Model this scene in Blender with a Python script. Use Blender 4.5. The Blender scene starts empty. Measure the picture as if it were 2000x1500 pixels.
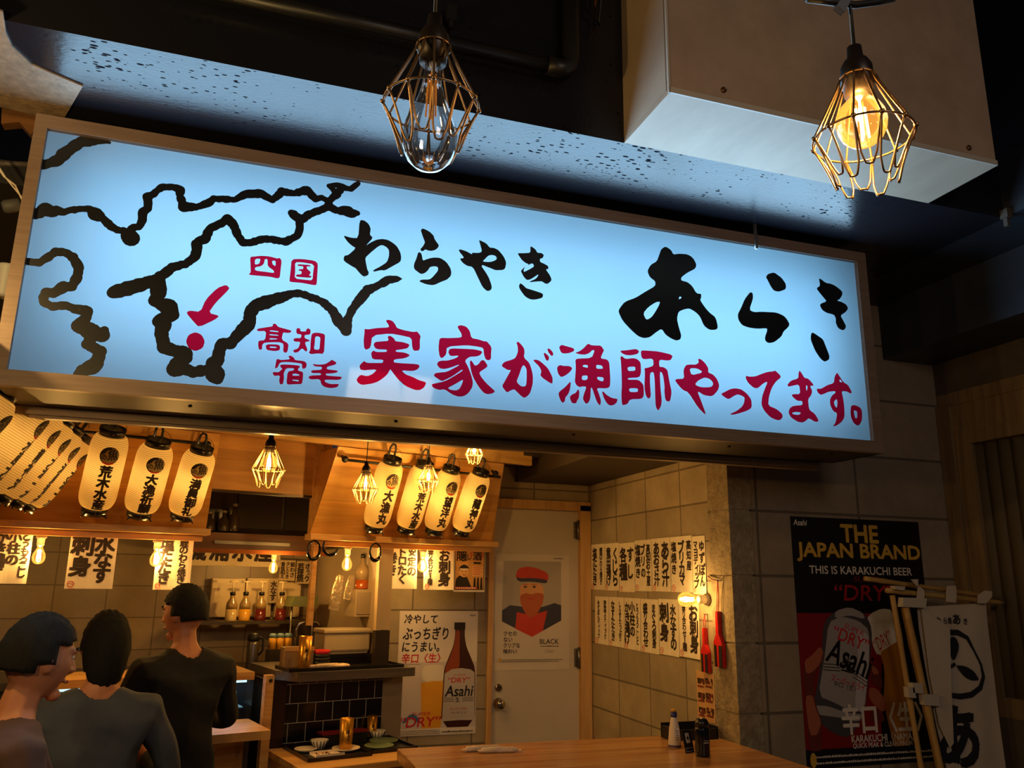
import bpy, bmesh, math, random
from mathutils import Vector, Matrix
random.seed(7)
S = bpy.context.scene
COL = S.collection
R = math.radians

# ------------------------------------------------------------ camera, world, exposure
YAW, PITCH, ROLL, FPX, EYE = R(18.3537), R(13.8074), R(-0.8089), 1582.915, 1.45
_F = Vector((math.sin(YAW)*math.cos(PITCH), math.cos(YAW)*math.cos(PITCH), math.sin(PITCH)))
_r = Vector((math.cos(YAW), -math.sin(YAW), 0)); _d = _F.cross(_r)
CR = _r*math.cos(ROLL) + _d*math.sin(ROLL)
CD = _d*math.cos(ROLL) - _r*math.sin(ROLL)
CAM = Vector((0, 0, EYE))
cam = bpy.data.objects.new('camera', bpy.data.cameras.new('camera'))
COL.objects.link(cam)
cam.data.sensor_width = 36; cam.data.lens = 36*FPX/2000; cam.data.clip_start = .02
cam.matrix_world = Matrix(((CR.x, -CD.x, -_F.x, 0), (CR.y, -CD.y, -_F.y, 0), (CR.z, -CD.z, -_F.z, EYE), (0, 0, 0, 1)))
S.camera = cam
S.view_settings.view_transform = 'Standard'
S.view_settings.look = 'None'
S.view_settings.exposure = 0.0
S.view_settings.gamma = 1
S.view_settings.use_curve_mapping = False
W = bpy.data.worlds.new('world'); S.world = W; W.use_nodes = True
W.node_tree.nodes['Background'].inputs[0].default_value = (.62, .68, 1.0, 1)
W.node_tree.nodes['Background'].inputs[1].default_value = .026
S.cycles.sample_clamp_indirect = 4.0

def lamp(kind, name, loc, power, color, size=.02, size_y=None, aim=None, spread=None):
    L = bpy.data.lights.new(name, kind); L.energy = power; L.color = color
    if kind == 'AREA':
        L.shape = 'RECTANGLE'; L.size = size; L.size_y = size_y or size
        if spread: L.spread = spread
    else: L.shadow_soft_size = size
    o = bpy.data.objects.new(name, L); COL.objects.link(o); o.location = loc
    if aim is not None: o.rotation_euler = Vector(aim).to_track_quat('-Z', 'Y').to_euler()
    return o
WARM = (1.0, .63, .21)
# extra area lamp added before the panel, boosting the sign's light around it
lamp('AREA', 'sign_boost_light', (.995, 2.985, 2.556), 60, (.42, .72, 1.0), 3.5, .88, aim=(0, -1, 0))
# lamps of the alley behind the camera
lamp('AREA', 'alley_lamp_light', (1.2, -1.2, 2.9), 16, (1.0, .80, .66), .8, .8, aim=(.15, 1, -.28))
# warm lamp left of the frame, lighting the beam's end
lamp('POINT', 'unseen_warm_light', (-1.25, 2.0, 2.5), 38, WARM, .05)
lamp('POINT', 'unseen_warm_light', (-1.0, .8, 2.1), 30, WARM, .05)  # added unseen fill lamp, brightening the nearest guest's face

def ray(x, y): return CR*(x-1000) + CD*(y-750) + _F*FPX
def onX(x, y, X): v = ray(x, y); return CAM + v*(X/v.x)
def onY(x, y, Y): v = ray(x, y); return CAM + v*(Y/v.y)
def onZ(x, y, Z): v = ray(x, y); return CAM + v*((Z-EYE)/v.z)
# the kitchen stand is turned by 14.5 degrees: u along its front, w out of it towards the guests
KA = R(14.5); KU = Vector((math.cos(KA), math.sin(KA), 0)); KN = Vector((math.sin(KA), -math.cos(KA), 0))
KO = Vector((1.598, 5.2, 0))
def KP(u, w, z): return KO + KU*u + KN*w + Vector((0, 0, z))
def onW(x, y, w):
    v = ray(x, y); t = (KO + KN*w - CAM).dot(KN)/v.dot(KN); q = CAM + v*t
    return (q-KO).dot(KU), q.z

# ------------------------------------------------------------ materials
def lin(c):
    return tuple(((x/255)/12.92 if x/255 <= .04045 else ((x/255+.055)/1.055)**2.4) for x in c) + (1,)
MATS = {}
def mat(name, rgb, rough=.6, metal=0, noise=None, bump=None, spec=.5, emit=None, rgb2=None, stretch=None, trans=0, coat=0):
    if name in MATS: return MATS[name]
    m = bpy.data.materials.new(name); MATS[name] = m; m.use_nodes = True
    nt = m.node_tree; b = nt.nodes['Principled BSDF']
    b.inputs['Base Color'].default_value = lin(rgb); b.inputs['Roughness'].default_value = rough
    b.inputs['Metallic'].default_value = metal; b.inputs['Specular IOR Level'].default_value = spec
    b.inputs['Transmission Weight'].default_value = trans; b.inputs['Coat Weight'].default_value = coat
    m.diffuse_color = lin(rgb)
    if emit: b.inputs['Emission Color'].default_value = lin(emit[:3]); b.inputs['Emission Strength'].default_value = emit[3]
    if noise or bump:
        tc = nt.nodes.new('ShaderNodeTexCoord'); mp = nt.nodes.new('ShaderNodeMapping')
        nt.links.new(tc.outputs['Object'], mp.inputs[0])
        if stretch: mp.inputs['Scale'].default_value = stretch
        n = nt.nodes.new('ShaderNodeTexNoise'); n.inputs['Scale'].default_value = noise or bump[0]; n.inputs['Detail'].default_value = 6
        n.inputs['Roughness'].default_value = .62
        nt.links.new(mp.outputs[0], n.inputs['Vector'])
        if noise:
            cr = nt.nodes.new('ShaderNodeValToRGB'); cr.color_ramp.elements[0].position = .35; cr.color_ramp.elements[1].position = .68
            cr.color_ramp.elements[0].color = lin(rgb2 or tuple(x*.82 for x in rgb)); cr.color_ramp.elements[1].color = lin(rgb)
            nt.links.new(n.outputs['Fac'], cr.inputs[0]); nt.links.new(cr.outputs[0], b.inputs['Base Color'])
        if bump:
            n2 = n
            if noise:
                n2 = nt.nodes.new('ShaderNodeTexNoise'); n2.inputs['Scale'].default_value = bump[0]; n2.inputs['Detail'].default_value = 5
                nt.links.new(mp.outputs[0], n2.inputs['Vector'])
            bp = nt.nodes.new('ShaderNodeBump'); bp.inputs['Strength'].default_value = bump[1]; bp.inputs['Distance'].default_value = .01
            nt.links.new(n2.outputs['Fac'], bp.inputs['Height']); nt.links.new(bp.outputs[0], b.inputs['Normal'])
    return m

def wood(name, c1, c2, axis='X', scale=1.0, rough=.5, plank=.0, joint=.35):
    """boards running along one object axis: stretched grain, plank joints and knots"""
    if name in MATS: return MATS[name]
    m = bpy.data.materials.new(name); MATS[name] = m; m.use_nodes = True; nt = m.node_tree; N = nt.nodes.new; Lk = nt.links.new
    b = nt.nodes['Principled BSDF']; b.inputs['Roughness'].default_value = rough
    m.diffuse_color = lin(c1)
    tc = N('ShaderNodeTexCoord'); mp = N('ShaderNodeMapping'); Lk(tc.outputs['Object'], mp.inputs[0])
    k = {'X': (1.2, 14, 14), 'Y': (14, 1.2, 14), 'Z': (14, 14, 1.2)}[axis]
    mp.inputs['Scale'].default_value = tuple(x*scale for x in k)
    n = N('ShaderNodeTexNoise'); n.inputs['Scale'].default_value = 1; n.inputs['Detail'].default_value = 8; n.inputs['Distortion'].default_value = 1.2
    Lk(mp.outputs[0], n.inputs['Vector'])
    cr = N('ShaderNodeValToRGB'); cr.color_ramp.elements[0].position = .3; cr.color_ramp.elements[1].position = .62
    cr.color_ramp.elements[0].color = lin(c2); cr.color_ramp.elements[1].color = lin(c1)
    Lk(n.outputs['Fac'], cr.inputs[0]); out = cr.outputs[0]
    if plank:
        sx = N('ShaderNodeSeparateXYZ'); Lk(tc.outputs['Object'], sx.inputs[0])
        d = N('ShaderNodeMath'); d.operation = 'DIVIDE'; d.inputs[1].default_value = plank
        Lk(sx.outputs[{'X': 2, 'Y': 0, 'Z': 0}[axis]], d.inputs[0])
        fr = N('ShaderNodeMath'); fr.operation = 'FRACT'; Lk(d.outputs[0], fr.inputs[0])
        fl = N('ShaderNodeMath'); fl.operation = 'FLOOR'; Lk(d.outputs[0], fl.inputs[0])
        wn = N('ShaderNodeTexWhiteNoise'); wn.noise_dimensions = '1D'; Lk(fl.outputs[0], wn.inputs['W'])
        lt = N('ShaderNodeMath'); lt.operation = 'LESS_THAN'; lt.inputs[1].default_value = .018; Lk(fr.outputs[0], lt.inputs[0])
        hs = N('ShaderNodeHueSaturation'); Lk(out, hs.inputs['Color'])
        mr = N('ShaderNodeMapRange'); mr.inputs[3].default_value = .78; mr.inputs[4].default_value = 1.15
        Lk(wn.outputs[0], mr.inputs[0]); Lk(mr.outputs[0], hs.inputs['Value'])
        mx = N('ShaderNodeMix'); mx.data_type = 'RGBA'; ml = N('ShaderNodeMath'); ml.operation = 'MULTIPLY'; ml.inputs[1].default_value = joint
        Lk(lt.outputs[0], ml.inputs[0]); Lk(ml.outputs[0], mx.inputs[0]); Lk(hs.outputs[0], mx.inputs[6]); mx.inputs[7].default_value = lin(tuple(x*.35 for x in c2))
        out = mx.outputs[2]
    Lk(out, b.inputs['Base Color'])
    bp = N('ShaderNodeBump'); bp.inputs['Strength'].default_value = .12; bp.inputs['Distance'].default_value = .004
    Lk(n.outputs['Fac'], bp.inputs['Height']); Lk(bp.outputs[0], b.inputs['Normal'])
    return m

def blocks(name, c, mortar, bw, bh, plane, off=0.0, shift=(0, 0), rough=.85, msize=.008, c2=None):
    """concrete blocks or tiles: plane picks the two object axes the courses run along"""
    if name in MATS: return MATS[name]
    m = bpy.data.materials.new(name); MATS[name] = m; m.use_nodes = True; nt = m.node_tree; N = nt.nodes.new; Lk = nt.links.new
    b = nt.nodes['Principled BSDF']; b.inputs['Roughness'].default_value = rough
    m.diffuse_color = lin(c)
    tc = N('ShaderNodeTexCoord'); sx = N('ShaderNodeSeparateXYZ'); Lk(tc.outputs['Object'], sx.inputs[0])
    cb = N('ShaderNodeCombineXYZ')
    for i in (0, 1):
        a = N('ShaderNodeMath'); a.operation = 'ADD'; a.inputs[1].default_value = shift[i]
        Lk(sx.outputs['XYZ'.index(plane[i])], a.inputs[0]); Lk(a.outputs[0], cb.inputs[i])
    br = N('ShaderNodeTexBrick'); br.offset = off; br.inputs['Scale'].default_value = 1; br.inputs['Brick Width'].default_value = bw
    br.inputs['Row Height'].default_value = bh; br.inputs['Mortar Size'].default_value = msize; br.inputs['Mortar Smooth'].default_value = .25
    br.inputs['Color1'].default_value = lin(c); br.inputs['Color2'].default_value = lin(c2 or tuple(x*.9 for x in c)); br.inputs['Mortar'].default_value = lin(mortar)
    Lk(cb.outputs[0], br.inputs['Vector'])
    n = N('ShaderNodeTexNoise'); n.inputs['Scale'].default_value = 5; n.inputs['Detail'].default_value = 9; n.inputs['Roughness'].default_value = .7; Lk(tc.outputs['Object'], n.inputs['Vector'])
    mr = N('ShaderNodeMapRange'); mr.inputs[1].default_value = .3; mr.inputs[2].default_value = .7; mr.inputs[3].default_value = .78; mr.inputs[4].default_value = 1.12; Lk(n.outputs['Fac'], mr.inputs[0])
    hs = N('ShaderNodeHueSaturation'); Lk(br.outputs['Color'], hs.inputs['Color']); Lk(mr.outputs[0], hs.inputs['Value'])
    Lk(hs.outputs[0], b.inputs['Base Color'])
    fine = N('ShaderNodeTexNoise'); fine.inputs['Scale'].default_value = 90; fine.inputs['Detail'].default_value = 3; Lk(tc.outputs['Object'], fine.inputs['Vector'])
    mh = N('ShaderNodeMath'); mh.operation = 'MULTIPLY_ADD'; mh.inputs[1].default_value = -1.0; Lk(br.outputs['Fac'], mh.inputs[0])
    m2 = N('ShaderNodeMath'); m2.operation = 'MULTIPLY'; m2.inputs[1].default_value = .25 if rough > .5 else 0; Lk(fine.outputs['Fac'], m2.inputs[0]); Lk(m2.outputs[0], mh.inputs[2])
    bp = N('ShaderNodeBump'); bp.inputs['Strength'].default_value = .6; bp.inputs['Distance'].default_value = .006; Lk(mh.outputs[0], bp.inputs['Height']); Lk(bp.outputs[0], b.inputs['Normal'])
    return m

def pitted_paint():
    """glossy black paint over pitted concrete, as on the beam above the sign"""
    m = bpy.data.materials.new('pitted_black_paint'); m.use_nodes = True; nt = m.node_tree; N = nt.nodes.new; Lk = nt.links.new
    b = nt.nodes['Principled BSDF']; b.inputs['Base Color'].default_value = lin((24, 24, 30)); b.inputs['Roughness'].default_value = .2; b.inputs['Specular IOR Level'].default_value = .62
    tc = N('ShaderNodeTexCoord'); mp = N('ShaderNodeMapping'); mp.inputs['Scale'].default_value = (1, 2.4, 1); Lk(tc.outputs['Object'], mp.inputs[0])
    v = N('ShaderNodeTexVoronoi'); v.inputs['Scale'].default_value = 30; Lk(mp.outputs[0], v.inputs['Vector'])
    big = N('ShaderNodeTexNoise'); big.inputs['Scale'].default_value = 3.2; big.inputs['Detail'].default_value = 4; Lk(tc.outputs['Object'], big.inputs['Vector'])
    th = N('ShaderNodeMapRange'); th.inputs[1].default_value = .38; th.inputs[2].default_value = .70; th.inputs[3].default_value = .03; th.inputs[4].default_value = .5; Lk(big.outputs['Fac'], th.inputs[0])
    ran = N('ShaderNodeSeparateColor'); Lk(v.outputs['Color'], ran.inputs[0])
    mm = N('ShaderNodeMath'); mm.operation = 'MULTIPLY'; Lk(ran.outputs[0], mm.inputs[0]); Lk(th.outputs[0], mm.inputs[1])
    pit = N('ShaderNodeMath'); pit.operation = 'LESS_THAN'; Lk(v.outputs['Distance'], pit.inputs[0]); Lk(mm.outputs[0], pit.inputs[1])
    f = N('ShaderNodeTexNoise'); f.inputs['Scale'].default_value = 55; f.inputs['Detail'].default_value = 7; Lk(mp.outputs[0], f.inputs['Vector'])
    h = N('ShaderNodeMath'); h.operation = 'MULTIPLY_ADD'; h.inputs[1].default_value = -3.0; Lk(pit.outputs[0], h.inputs[0]); Lk(f.outputs['Fac'], h.inputs[2])
    bp = N('ShaderNodeBump'); bp.inputs['Strength'].default_value = .22; bp.inputs['Distance'].default_value = .004; Lk(h.outputs[0], bp.inputs['Height']); Lk(bp.outputs[0], b.inputs['Normal'])
    rr = N('ShaderNodeMapRange'); rr.inputs[3].default_value = .22; rr.inputs[4].default_value = .95; Lk(pit.outputs[0], rr.inputs[0]); Lk(rr.outputs[0], b.inputs['Roughness'])
    sp = N('ShaderNodeMapRange'); sp.inputs[3].default_value = .42; sp.inputs[4].default_value = .0; Lk(pit.outputs[0], sp.inputs[0]); Lk(sp.outputs[0], b.inputs['Specular IOR Level'])
    return m

def thin_glass(name, tint=(255, 255, 255), gloss=.55, glow=None):
    if name in MATS: return MATS[name]
    m = bpy.data.materials.new(name); MATS[name] = m; m.use_nodes = True; nt = m.node_tree; nt.nodes.clear(); N = nt.nodes.new; Lk = nt.links.new
    o = N('ShaderNodeOutputMaterial'); t = N('ShaderNodeBsdfTransparent'); t.inputs[0].default_value = lin(tint)
    g = N('ShaderNodeBsdfGlossy'); g.inputs['Roughness'].default_value = .04; g.inputs[0].default_value = (.9, .92, .95, 1)
    lw = N('ShaderNodeLayerWeight'); lw.inputs[0].default_value = gloss
    mu = N('ShaderNodeMath'); mu.operation = 'MULTIPLY'; mu.inputs[1].default_value = .8; Lk(lw.outputs['Fresnel'], mu.inputs[0])
    mx = N('ShaderNodeMixShader'); Lk(mu.outputs[0], mx.inputs[0]); Lk(t.outputs[0], mx.inputs[1]); Lk(g.outputs[0], mx.inputs[2]); out = mx.outputs[0]
    if glow:
        e = N('ShaderNodeEmission'); e.inputs[0].default_value = lin(glow[:3]); e.inputs[1].default_value = glow[3]
        a = N('ShaderNodeAddShader'); Lk(out, a.inputs[0]); Lk(e.outputs[0], a.inputs[1]); out = a.outputs[0]
    Lk(out, o.inputs[0]); return m

def emitter(name, rgb, k):
    if name in MATS: return MATS[name]
    m = bpy.data.materials.new(name); MATS[name] = m; m.use_nodes = True; nt = m.node_tree; nt.nodes.clear()
    o = nt.nodes.new('ShaderNodeOutputMaterial'); e = nt.nodes.new('ShaderNodeEmission'); e.inputs[0].default_value = lin(rgb); e.inputs[1].default_value = k
    nt.links.new(e.outputs[0], o.inputs[0]); m.diffuse_color = lin(rgb); return m

# ------------------------------------------------------------ mesh helpers
class MB:
    """collects shapes; build() links them as ONE mesh object"""
    def __init__(s): s.v = []; s.f = []; s.m = []; s.sm = []
    def add(s, V, Fc, mi=0, M=None, smooth=False):
        o = len(s.v)
        s.v += [tuple((M @ Vector(p)) if M else p) for p in V]
        for f in Fc: s.f.append([o+i for i in f]); s.m.append(mi); s.sm.append(smooth)
        return s
    def box(s, x0, x1, y0, y1, z0, z1, mi=0, M=None, bev=0):
        if bev:
            bm = bmesh.new(); bmesh.ops.create_cube(bm, size=1)
            for v in bm.verts: v.co = Vector(((x0+x1)/2+v.co.x*(x1-x0), (y0+y1)/2+v.co.y*(y1-y0), (z0+z1)/2+v.co.z*(z1-z0)))
            bmesh.ops.bevel(bm, geom=list(bm.edges), offset=bev, segments=2, affect='EDGES', profile=.6)
            bm.verts.index_update(); s.add([v.co[:] for v in bm.verts], [[v.index for v in f.verts] for f in bm.faces], mi, M); bm.free(); return s
        V = [(x, y, z) for x in (x0, x1) for y in (y0, y1) for z in (z0, z1)]
        return s.add(V, [(0, 1, 3, 2), (4, 6, 7, 5), (0, 4, 5, 1), (2, 3, 7, 6), (0, 2, 6, 4), (1, 5, 7, 3)], mi, M)
    def prism(s, poly, vec, mi=0, M=None):
        """poly: 3D points of a flat face, pushed along vec"""
        n = len(poly); P = [Vector(p) for p in poly]; Q = [p+Vector(vec) for p in P]
        return s.add([tuple(p) for p in P+Q], [list(range(n))[::-1], list(range(n, 2*n))] + [(i, (i+1) % n, n+(i+1) % n, n+i) for i in range(n)], mi, M)
    def tube(s, path, r, seg=8, mi=0, M=None, closed=False, caps=True):
        P = [Vector(p) for p in path]; n = len(P); rs = r if isinstance(r, (list, tuple)) else [r]*n
        V = []; up = None
        for i, p in enumerate(P):
            if closed: t = P[(i+1) % n]-P[i-1]
            else: t = P[min(i+1, n-1)]-P[max(i-1, 0)]
            t = t.normalized() if t.length > 1e-9 else Vector((0, 0, 1))
            if up is None: up = t.orthogonal().normalized()
            up = (up - t*up.dot(t)); up = up.normalized() if up.length > 1e-6 else t.orthogonal().normalized()
            w = t.cross(up)
            for k in range(seg):
                a = 2*math.pi*k/seg; V.append(tuple(p+(up*math.cos(a)+w*math.sin(a))*rs[i]))
        Fc = []
        for i in range(n if closed else n-1):
            j = (i+1) % n
            for k in range(seg): Fc.append((i*seg+k, i*seg+(k+1) % seg, j*seg+(k+1) % seg, j*seg+k))
        if caps and not closed: Fc += [list(range(seg))[::-1], list(range((n-1)*seg, n*seg))]
        return s.add(V, Fc, mi, M, True)
    def lathe(s, prof, seg=24, mi=0, M=None, sx=1, sy=1, smooth=True):
        V = []; n = len(prof)
        for r, z in prof:
            for k in range(seg): a = 2*math.pi*k/seg; V.append((r*math.cos(a)*sx, r*math.sin(a)*sy, z))
        Fc = [(i*seg+k, i*seg+(k+1) % seg, (i+1)*seg+(k+1) % seg, (i+1)*seg+k) for i in range(n-1) for k in range(seg)]
        if prof[0][0] > 1e-6: Fc.append(list(range(seg))[::-1])
        if prof[-1][0] > 1e-6: Fc.append(list(range((n-1)*seg, n*seg)))
        return s.add(V, Fc, mi, M, smooth)
    def ball(s, c, rx, ry=None, rz=None, seg=16, ring=10, mi=0, M=None):
        ry = ry or rx; rz = rz or rx; T = Matrix.Translation(c) @ Matrix.Diagonal((rx, ry, rz, 1))
        pr = [(math.sin(math.pi*i/ring), -math.cos(math.pi*i/ring)) for i in range(ring+1)]
        return s.lathe(pr, seg, mi, (M @ T) if M else T)
    def mesh(s, name, mats):
        me = bpy.data.meshes.new(name); me.from_pydata(s.v, [], s.f)
        for m in (mats if isinstance(mats, (list, tuple)) else [mats]): me.materials.append(m)
        me.polygons.foreach_set('material_index', s.m); me.polygons.foreach_set('use_smooth', s.sm)
        bm = bmesh.new(); bm.from_mesh(me); bmesh.ops.remove_doubles(bm, verts=bm.verts, dist=1e-6); bmesh.ops.recalc_face_normals(bm, faces=bm.faces); bm.to_mesh(me); bm.free()
        me.update(); return me
    def build(s, name, mats, parent=None, loc=None):
        o = bpy.data.objects.new(name, s.mesh(name, mats)); COL.objects.link(o)
        if parent: o.parent = parent
        if loc is not None: o.location = loc
        return o
def tag(o, label=None, cat=None, group=None, kind=None):
    if label: o['label'] = label
    if cat: o['category'] = cat
    if group: o['group'] = group
    if kind: o['kind'] = kind
    return o
def thing(name, label, cat, loc=(0, 0, 0), M=None, group=None):
    o = bpy.data.objects.new(name, None); COL.objects.link(o); o.location = loc; o.empty_display_size = .05
    if M is not None: o.rotation_euler = M.to_3x3().to_euler()
    return tag(o, label, cat, group)
def struct(name, mb, mats, parent=None):
    o = mb.build(name, mats, parent)
    if parent is None: o['kind'] = 'structure'
    return o
def dup(o, loc=None, M=None, label=None, parent=None):
    c = o.copy(); COL.objects.link(c)
    if parent: c.parent = parent
    if loc is not None: c.location = loc
    if M is not None: c.rotation_euler = M.to_3x3().to_euler()
    if label: c['label'] = label
    for ch in list(o.children): dup(ch, parent=c)
    return c
def frame(x, y, z):  # 3x3 orientation from three axes
    return Matrix((x, y, z)).transposed()
KM = frame(KU, -KN, Vector((0, 0, 1)))   # local x along the stand, local y into it

# ------------------------------------------------------------ flat printed art (signs, posters, papers)
_G = {}
def glyphs(txt, bold=.0, shear=0):
    k = (txt, bold, shear)
    if k in _G: return _G[k]
    c = bpy.data.curves.new('t', 'FONT'); c.body = txt; c.size = 1; c.offset = bold; c.shear = shear; c.resolution_u = 3; c.fill_mode = 'FRONT'
    o = bpy.data.objects.new('t', c); COL.objects.link(o)
    dg = bpy.context.evaluated_depsgraph_get(); me = bpy.data.meshes.new_from_object(o.evaluated_get(dg))
    V = [(v.co.x, v.co.y) for v in me.vertices]; Fc = [tuple(p.vertices) for p in me.polygons]
    bpy.data.objects.remove(o); bpy.data.curves.remove(c); bpy.data.meshes.remove(me)
    if V:
        x0, x1 = min(v[0] for v in V), max(v[0] for v in V); y0, y1 = min(v[1] for v in V), max(v[1] for v in V)
    else: x0 = x1 = y0 = y1 = 0
    _G[k] = (V, Fc, x0, x1, y0, y1); return _G[k]
def fill_loops(loops):
    c = bpy.data.curves.new('p', 'CURVE'); c.dimensions = '2D'; c.fill_mode = 'FRONT'
    for L in loops:
        sp = c.splines.new('POLY'); sp.points.add(len(L)-1); sp.use_cyclic_u = True
        for i, p in enumerate(L): sp.points[i].co = (p[0], p[1], 0, 1)
    o = bpy.data.objects.new('p', c); COL.objects.link(o)
    me = bpy.data.meshes.new_from_object(o.evaluated_get(bpy.context.evaluated_depsgraph_get()))
    V = [(v.co.x, v.co.y) for v in me.vertices]; Fc = [tuple(p.vertices) for p in me.polygons]
    bpy.data.objects.remove(o); bpy.data.curves.remove(c); bpy.data.meshes.remove(me)
    return V, Fc
def smooth_loop(L, it=1):
    for _ in range(it):
        q = []
        for i, p in enumerate(L):
            n = L[(i+1) % len(L)]
            q += [(p[0]*.8+n[0]*.2, p[1]*.8+n[1]*.2), (p[0]*.2+n[0]*.8, p[1]*.2+n[1]*.8)]
        L = q
    return L
class Art:
    """2D shapes in layers (x right, y up); build() lays them on a plane with a real, thin ink thickness"""
    def __init__(s): s.it = []; s.n = 0
    def put(s, V, Fc, m): s.it.append((V, Fc, m, s.n)); s.n += 1; return s
    def poly(s, pts, m, smooth=0):
        P = smooth_loop(list(pts), smooth) if smooth else list(pts)
        V, Fc = fill_loops([P]); return s.put(V, Fc, m)
    def loops(s, Ls, m, smooth=0): V, Fc = fill_loops([smooth_loop(L, smooth) if smooth else L for L in Ls]); return s.put(V, Fc, m)
    def rect(s, x0, y0, x1, y1, m): return s.put([(x0, y0), (x1, y0), (x1, y1), (x0, y1)], [(0, 1, 2, 3)], m)
    def disc(s, x, y, r, m, ry=None, n=28): return s.put([(x+r*math.cos(2*math.pi*i/n), y+(ry or r)*math.sin(2*math.pi*i/n)) for i in range(n)], [list(range(n))], m)
    def ring(s, x, y, r, t, m, n=36, a0=0, a1=360):
        V = []; full = a1-a0 >= 360
        for i in range(n+1):
            a = R(a0+(a1-a0)*i/n); V += [(x+r*math.cos(a), y+r*math.sin(a)), (x+(r-t)*math.cos(a), y+(r-t)*math.sin(a))]
        return s.put(V, [(2*i, 2*i+2, 2*i+3, 2*i+1) for i in range(n)], m)
    def stroke(s, pts, m, w=None):
        """pts (x, y, width): round-ended brush line"""
        V = []; Fc = []
        P = [(p[0], p[1], (w if w else p[2])/2) for p in pts]
        for i, (x, y, r) in enumerate(P):
            o = len(V); V += [(x+r*math.cos(2*math.pi*k/12), y+r*math.sin(2*math.pi*k/12)) for k in range(12)]; Fc.append(tuple(range(o, o+12)))
            if i:
                a, b, c = P[i-1]; dx, dy = x-a, y-b; l = math.hypot(dx, dy) or 1; nx, ny = -dy/l, dx/l
                o = len(V); V += [(a+nx*c, b+ny*c), (a-nx*c, b-ny*c), (x-nx*r, y-ny*r), (x+nx*r, y+ny*r)]; Fc.append((o, o+1, o+2, o+3))
        V = [(*q, (k//4 % 64)*4e-6) for k, q in enumerate(V)] if len(V) % 4 == 0 else V   # beads lie over one another
        return s.put(V, Fc, m)
    def _fat(s, Q, Fc, b, m):
        """brush weight: the same outline laid five times, shifted by b"""
        sh = [(0, 0)] if b < 1e-7 else [(0, 0), (b, .6*b), (-b, -.6*b), (.7*b, -b), (-.7*b, b)]
        for i, (dx, dy) in enumerate(sh): s.it.append(([(p+dx, q+dy) for p, q in Q], Fc, m, s.n+.16*i))
        s.n += 1; return s
    def text(s, t, x, y, h, m, w=None, bold=.0, shear=0, align='L', rot=0):
        """h: height of the set text's box; w: optional full width to stretch to"""
        V, Fc, x0, x1, y0, y1 = glyphs(t, 0, shear)
        if not V: return s
        k = h/(y1-y0); kx = (w/(x1-x0)) if w else k; wd = (x1-x0)*kx
        ox = {'L': 0, 'C': -wd/2, 'R': -wd}[align]; c, sn = math.cos(rot), math.sin(rot); Q = []
        for a, b in V:
            p, q = (a-x0)*kx+ox, (b-y0)*k; Q.append((x+p*c-q*sn, y+p*sn+q*c))
        return s._fat(Q, Fc, bold*.62*min(k, kx), m)
    def vert(s, t, x, y, cs, m, pitch=None, bold=.03, jig=0, wf=1.0):
        """a column of characters, top centre at x, y"""
        pitch = pitch or cs*1.02
        for i, ch in enumerate(t):
            V, Fc, x0, x1, y0, y1 = glyphs('｜' if ch == 'ー' else ch, 0)
            if not V: continue
            em = .92; k = cs/em; mx, my = (x0+x1)/2, (y0+y1)/2
            small = ch in 'っゃゅょァィゥェォッャュョ。'
            if jig: k *= random.uniform(1-jig, 1+jig*.6)
            a = random.uniform(-jig, jig)*.35; c, sn = math.cos(a), math.sin(a); cy = y-pitch*i-cs/2
            s._fat([(x+((p-mx)*c-(q-my)*sn)*k*wf+(cs*.15 if small else 0), cy+((p-mx)*sn+(q-my)*c)*k) for p, q in V], Fc, bold*.62*k, m)
        return s
    def mesh(s, name, fn, d=.00025, base=.0006):
        """fn(x, y, lift) -> local 3D point"""
        mb = MB(); mats = []
        for V, Fc, m, n in s.it:
            if m not in mats: mats.append(m)
            mb.add([tuple(fn(q[0], q[1], base+d*n+(q[2] if len(q) > 2 else 0))) for q in V], Fc, mats.index(m))
        me = bpy.data.meshes.new(name); me.from_pydata(mb.v, [], mb.f)
        for m in mats: me.materials.append(m)
        me.polygons.foreach_set('material_index', mb.m); me.update(); return me
    def build(s, name, parent, fn=None, d=.00025, base=.0006):
        fn = fn or (lambda x, y, l: (x, -l, y))
        o = bpy.data.objects.new(name, s.mesh(name, fn, d, base)); COL.objects.link(o); o.parent = parent; return o

# ============================================================ THE LIGHTBOX SIGN
M_ = {}
bronze = mat('bronze_aluminium', (140, 118, 102), .42, .35, noise=9, rgb2=(126, 104, 90), stretch=(.4, 8, 8))
bronze_dark = mat('bronze_dark', (58, 46, 40), .45, .6)
black_ink = mat('black_sign_paint', (14, 17, 24), .35)
ink = mat('brush_ink', (38, 22, 12), .8)
black = mat('black_plastic', (16, 15, 15), .45)
paper = mat('white_paper', (238, 226, 206), .85, noise=14, rgb2=(226, 212, 190))
steel = mat('brushed_steel', (150, 145, 138), .32, .9, noise=6, rgb2=(125, 120, 114), stretch=(.5, 9, 9))
chrome = mat('chrome', (200, 198, 192), .12, 1)
def red_film():
    m = bpy.data.materials.new('red_film'); m.use_nodes = True; nt = m.node_tree; nt.nodes.clear()
    o = nt.nodes.new('ShaderNodeOutputMaterial'); t = nt.nodes.new('ShaderNodeBsdfTransparent'); t.inputs[0].default_value = (1, .006, .035, 1)
    g = nt.nodes.new('ShaderNodeBsdfDiffuse'); g.inputs[0].default_value = lin((205, 10, 40)); x = nt.nodes.new('ShaderNodeMixShader'); x.inputs[0].default_value = .12
    nt.links.new(t.outputs[0], x.inputs[1]); nt.links.new(g.outputs[0], x.inputs[2]); nt.links.new(x.outputs[0], o.inputs[0]); return m
red_film = red_film()
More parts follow.
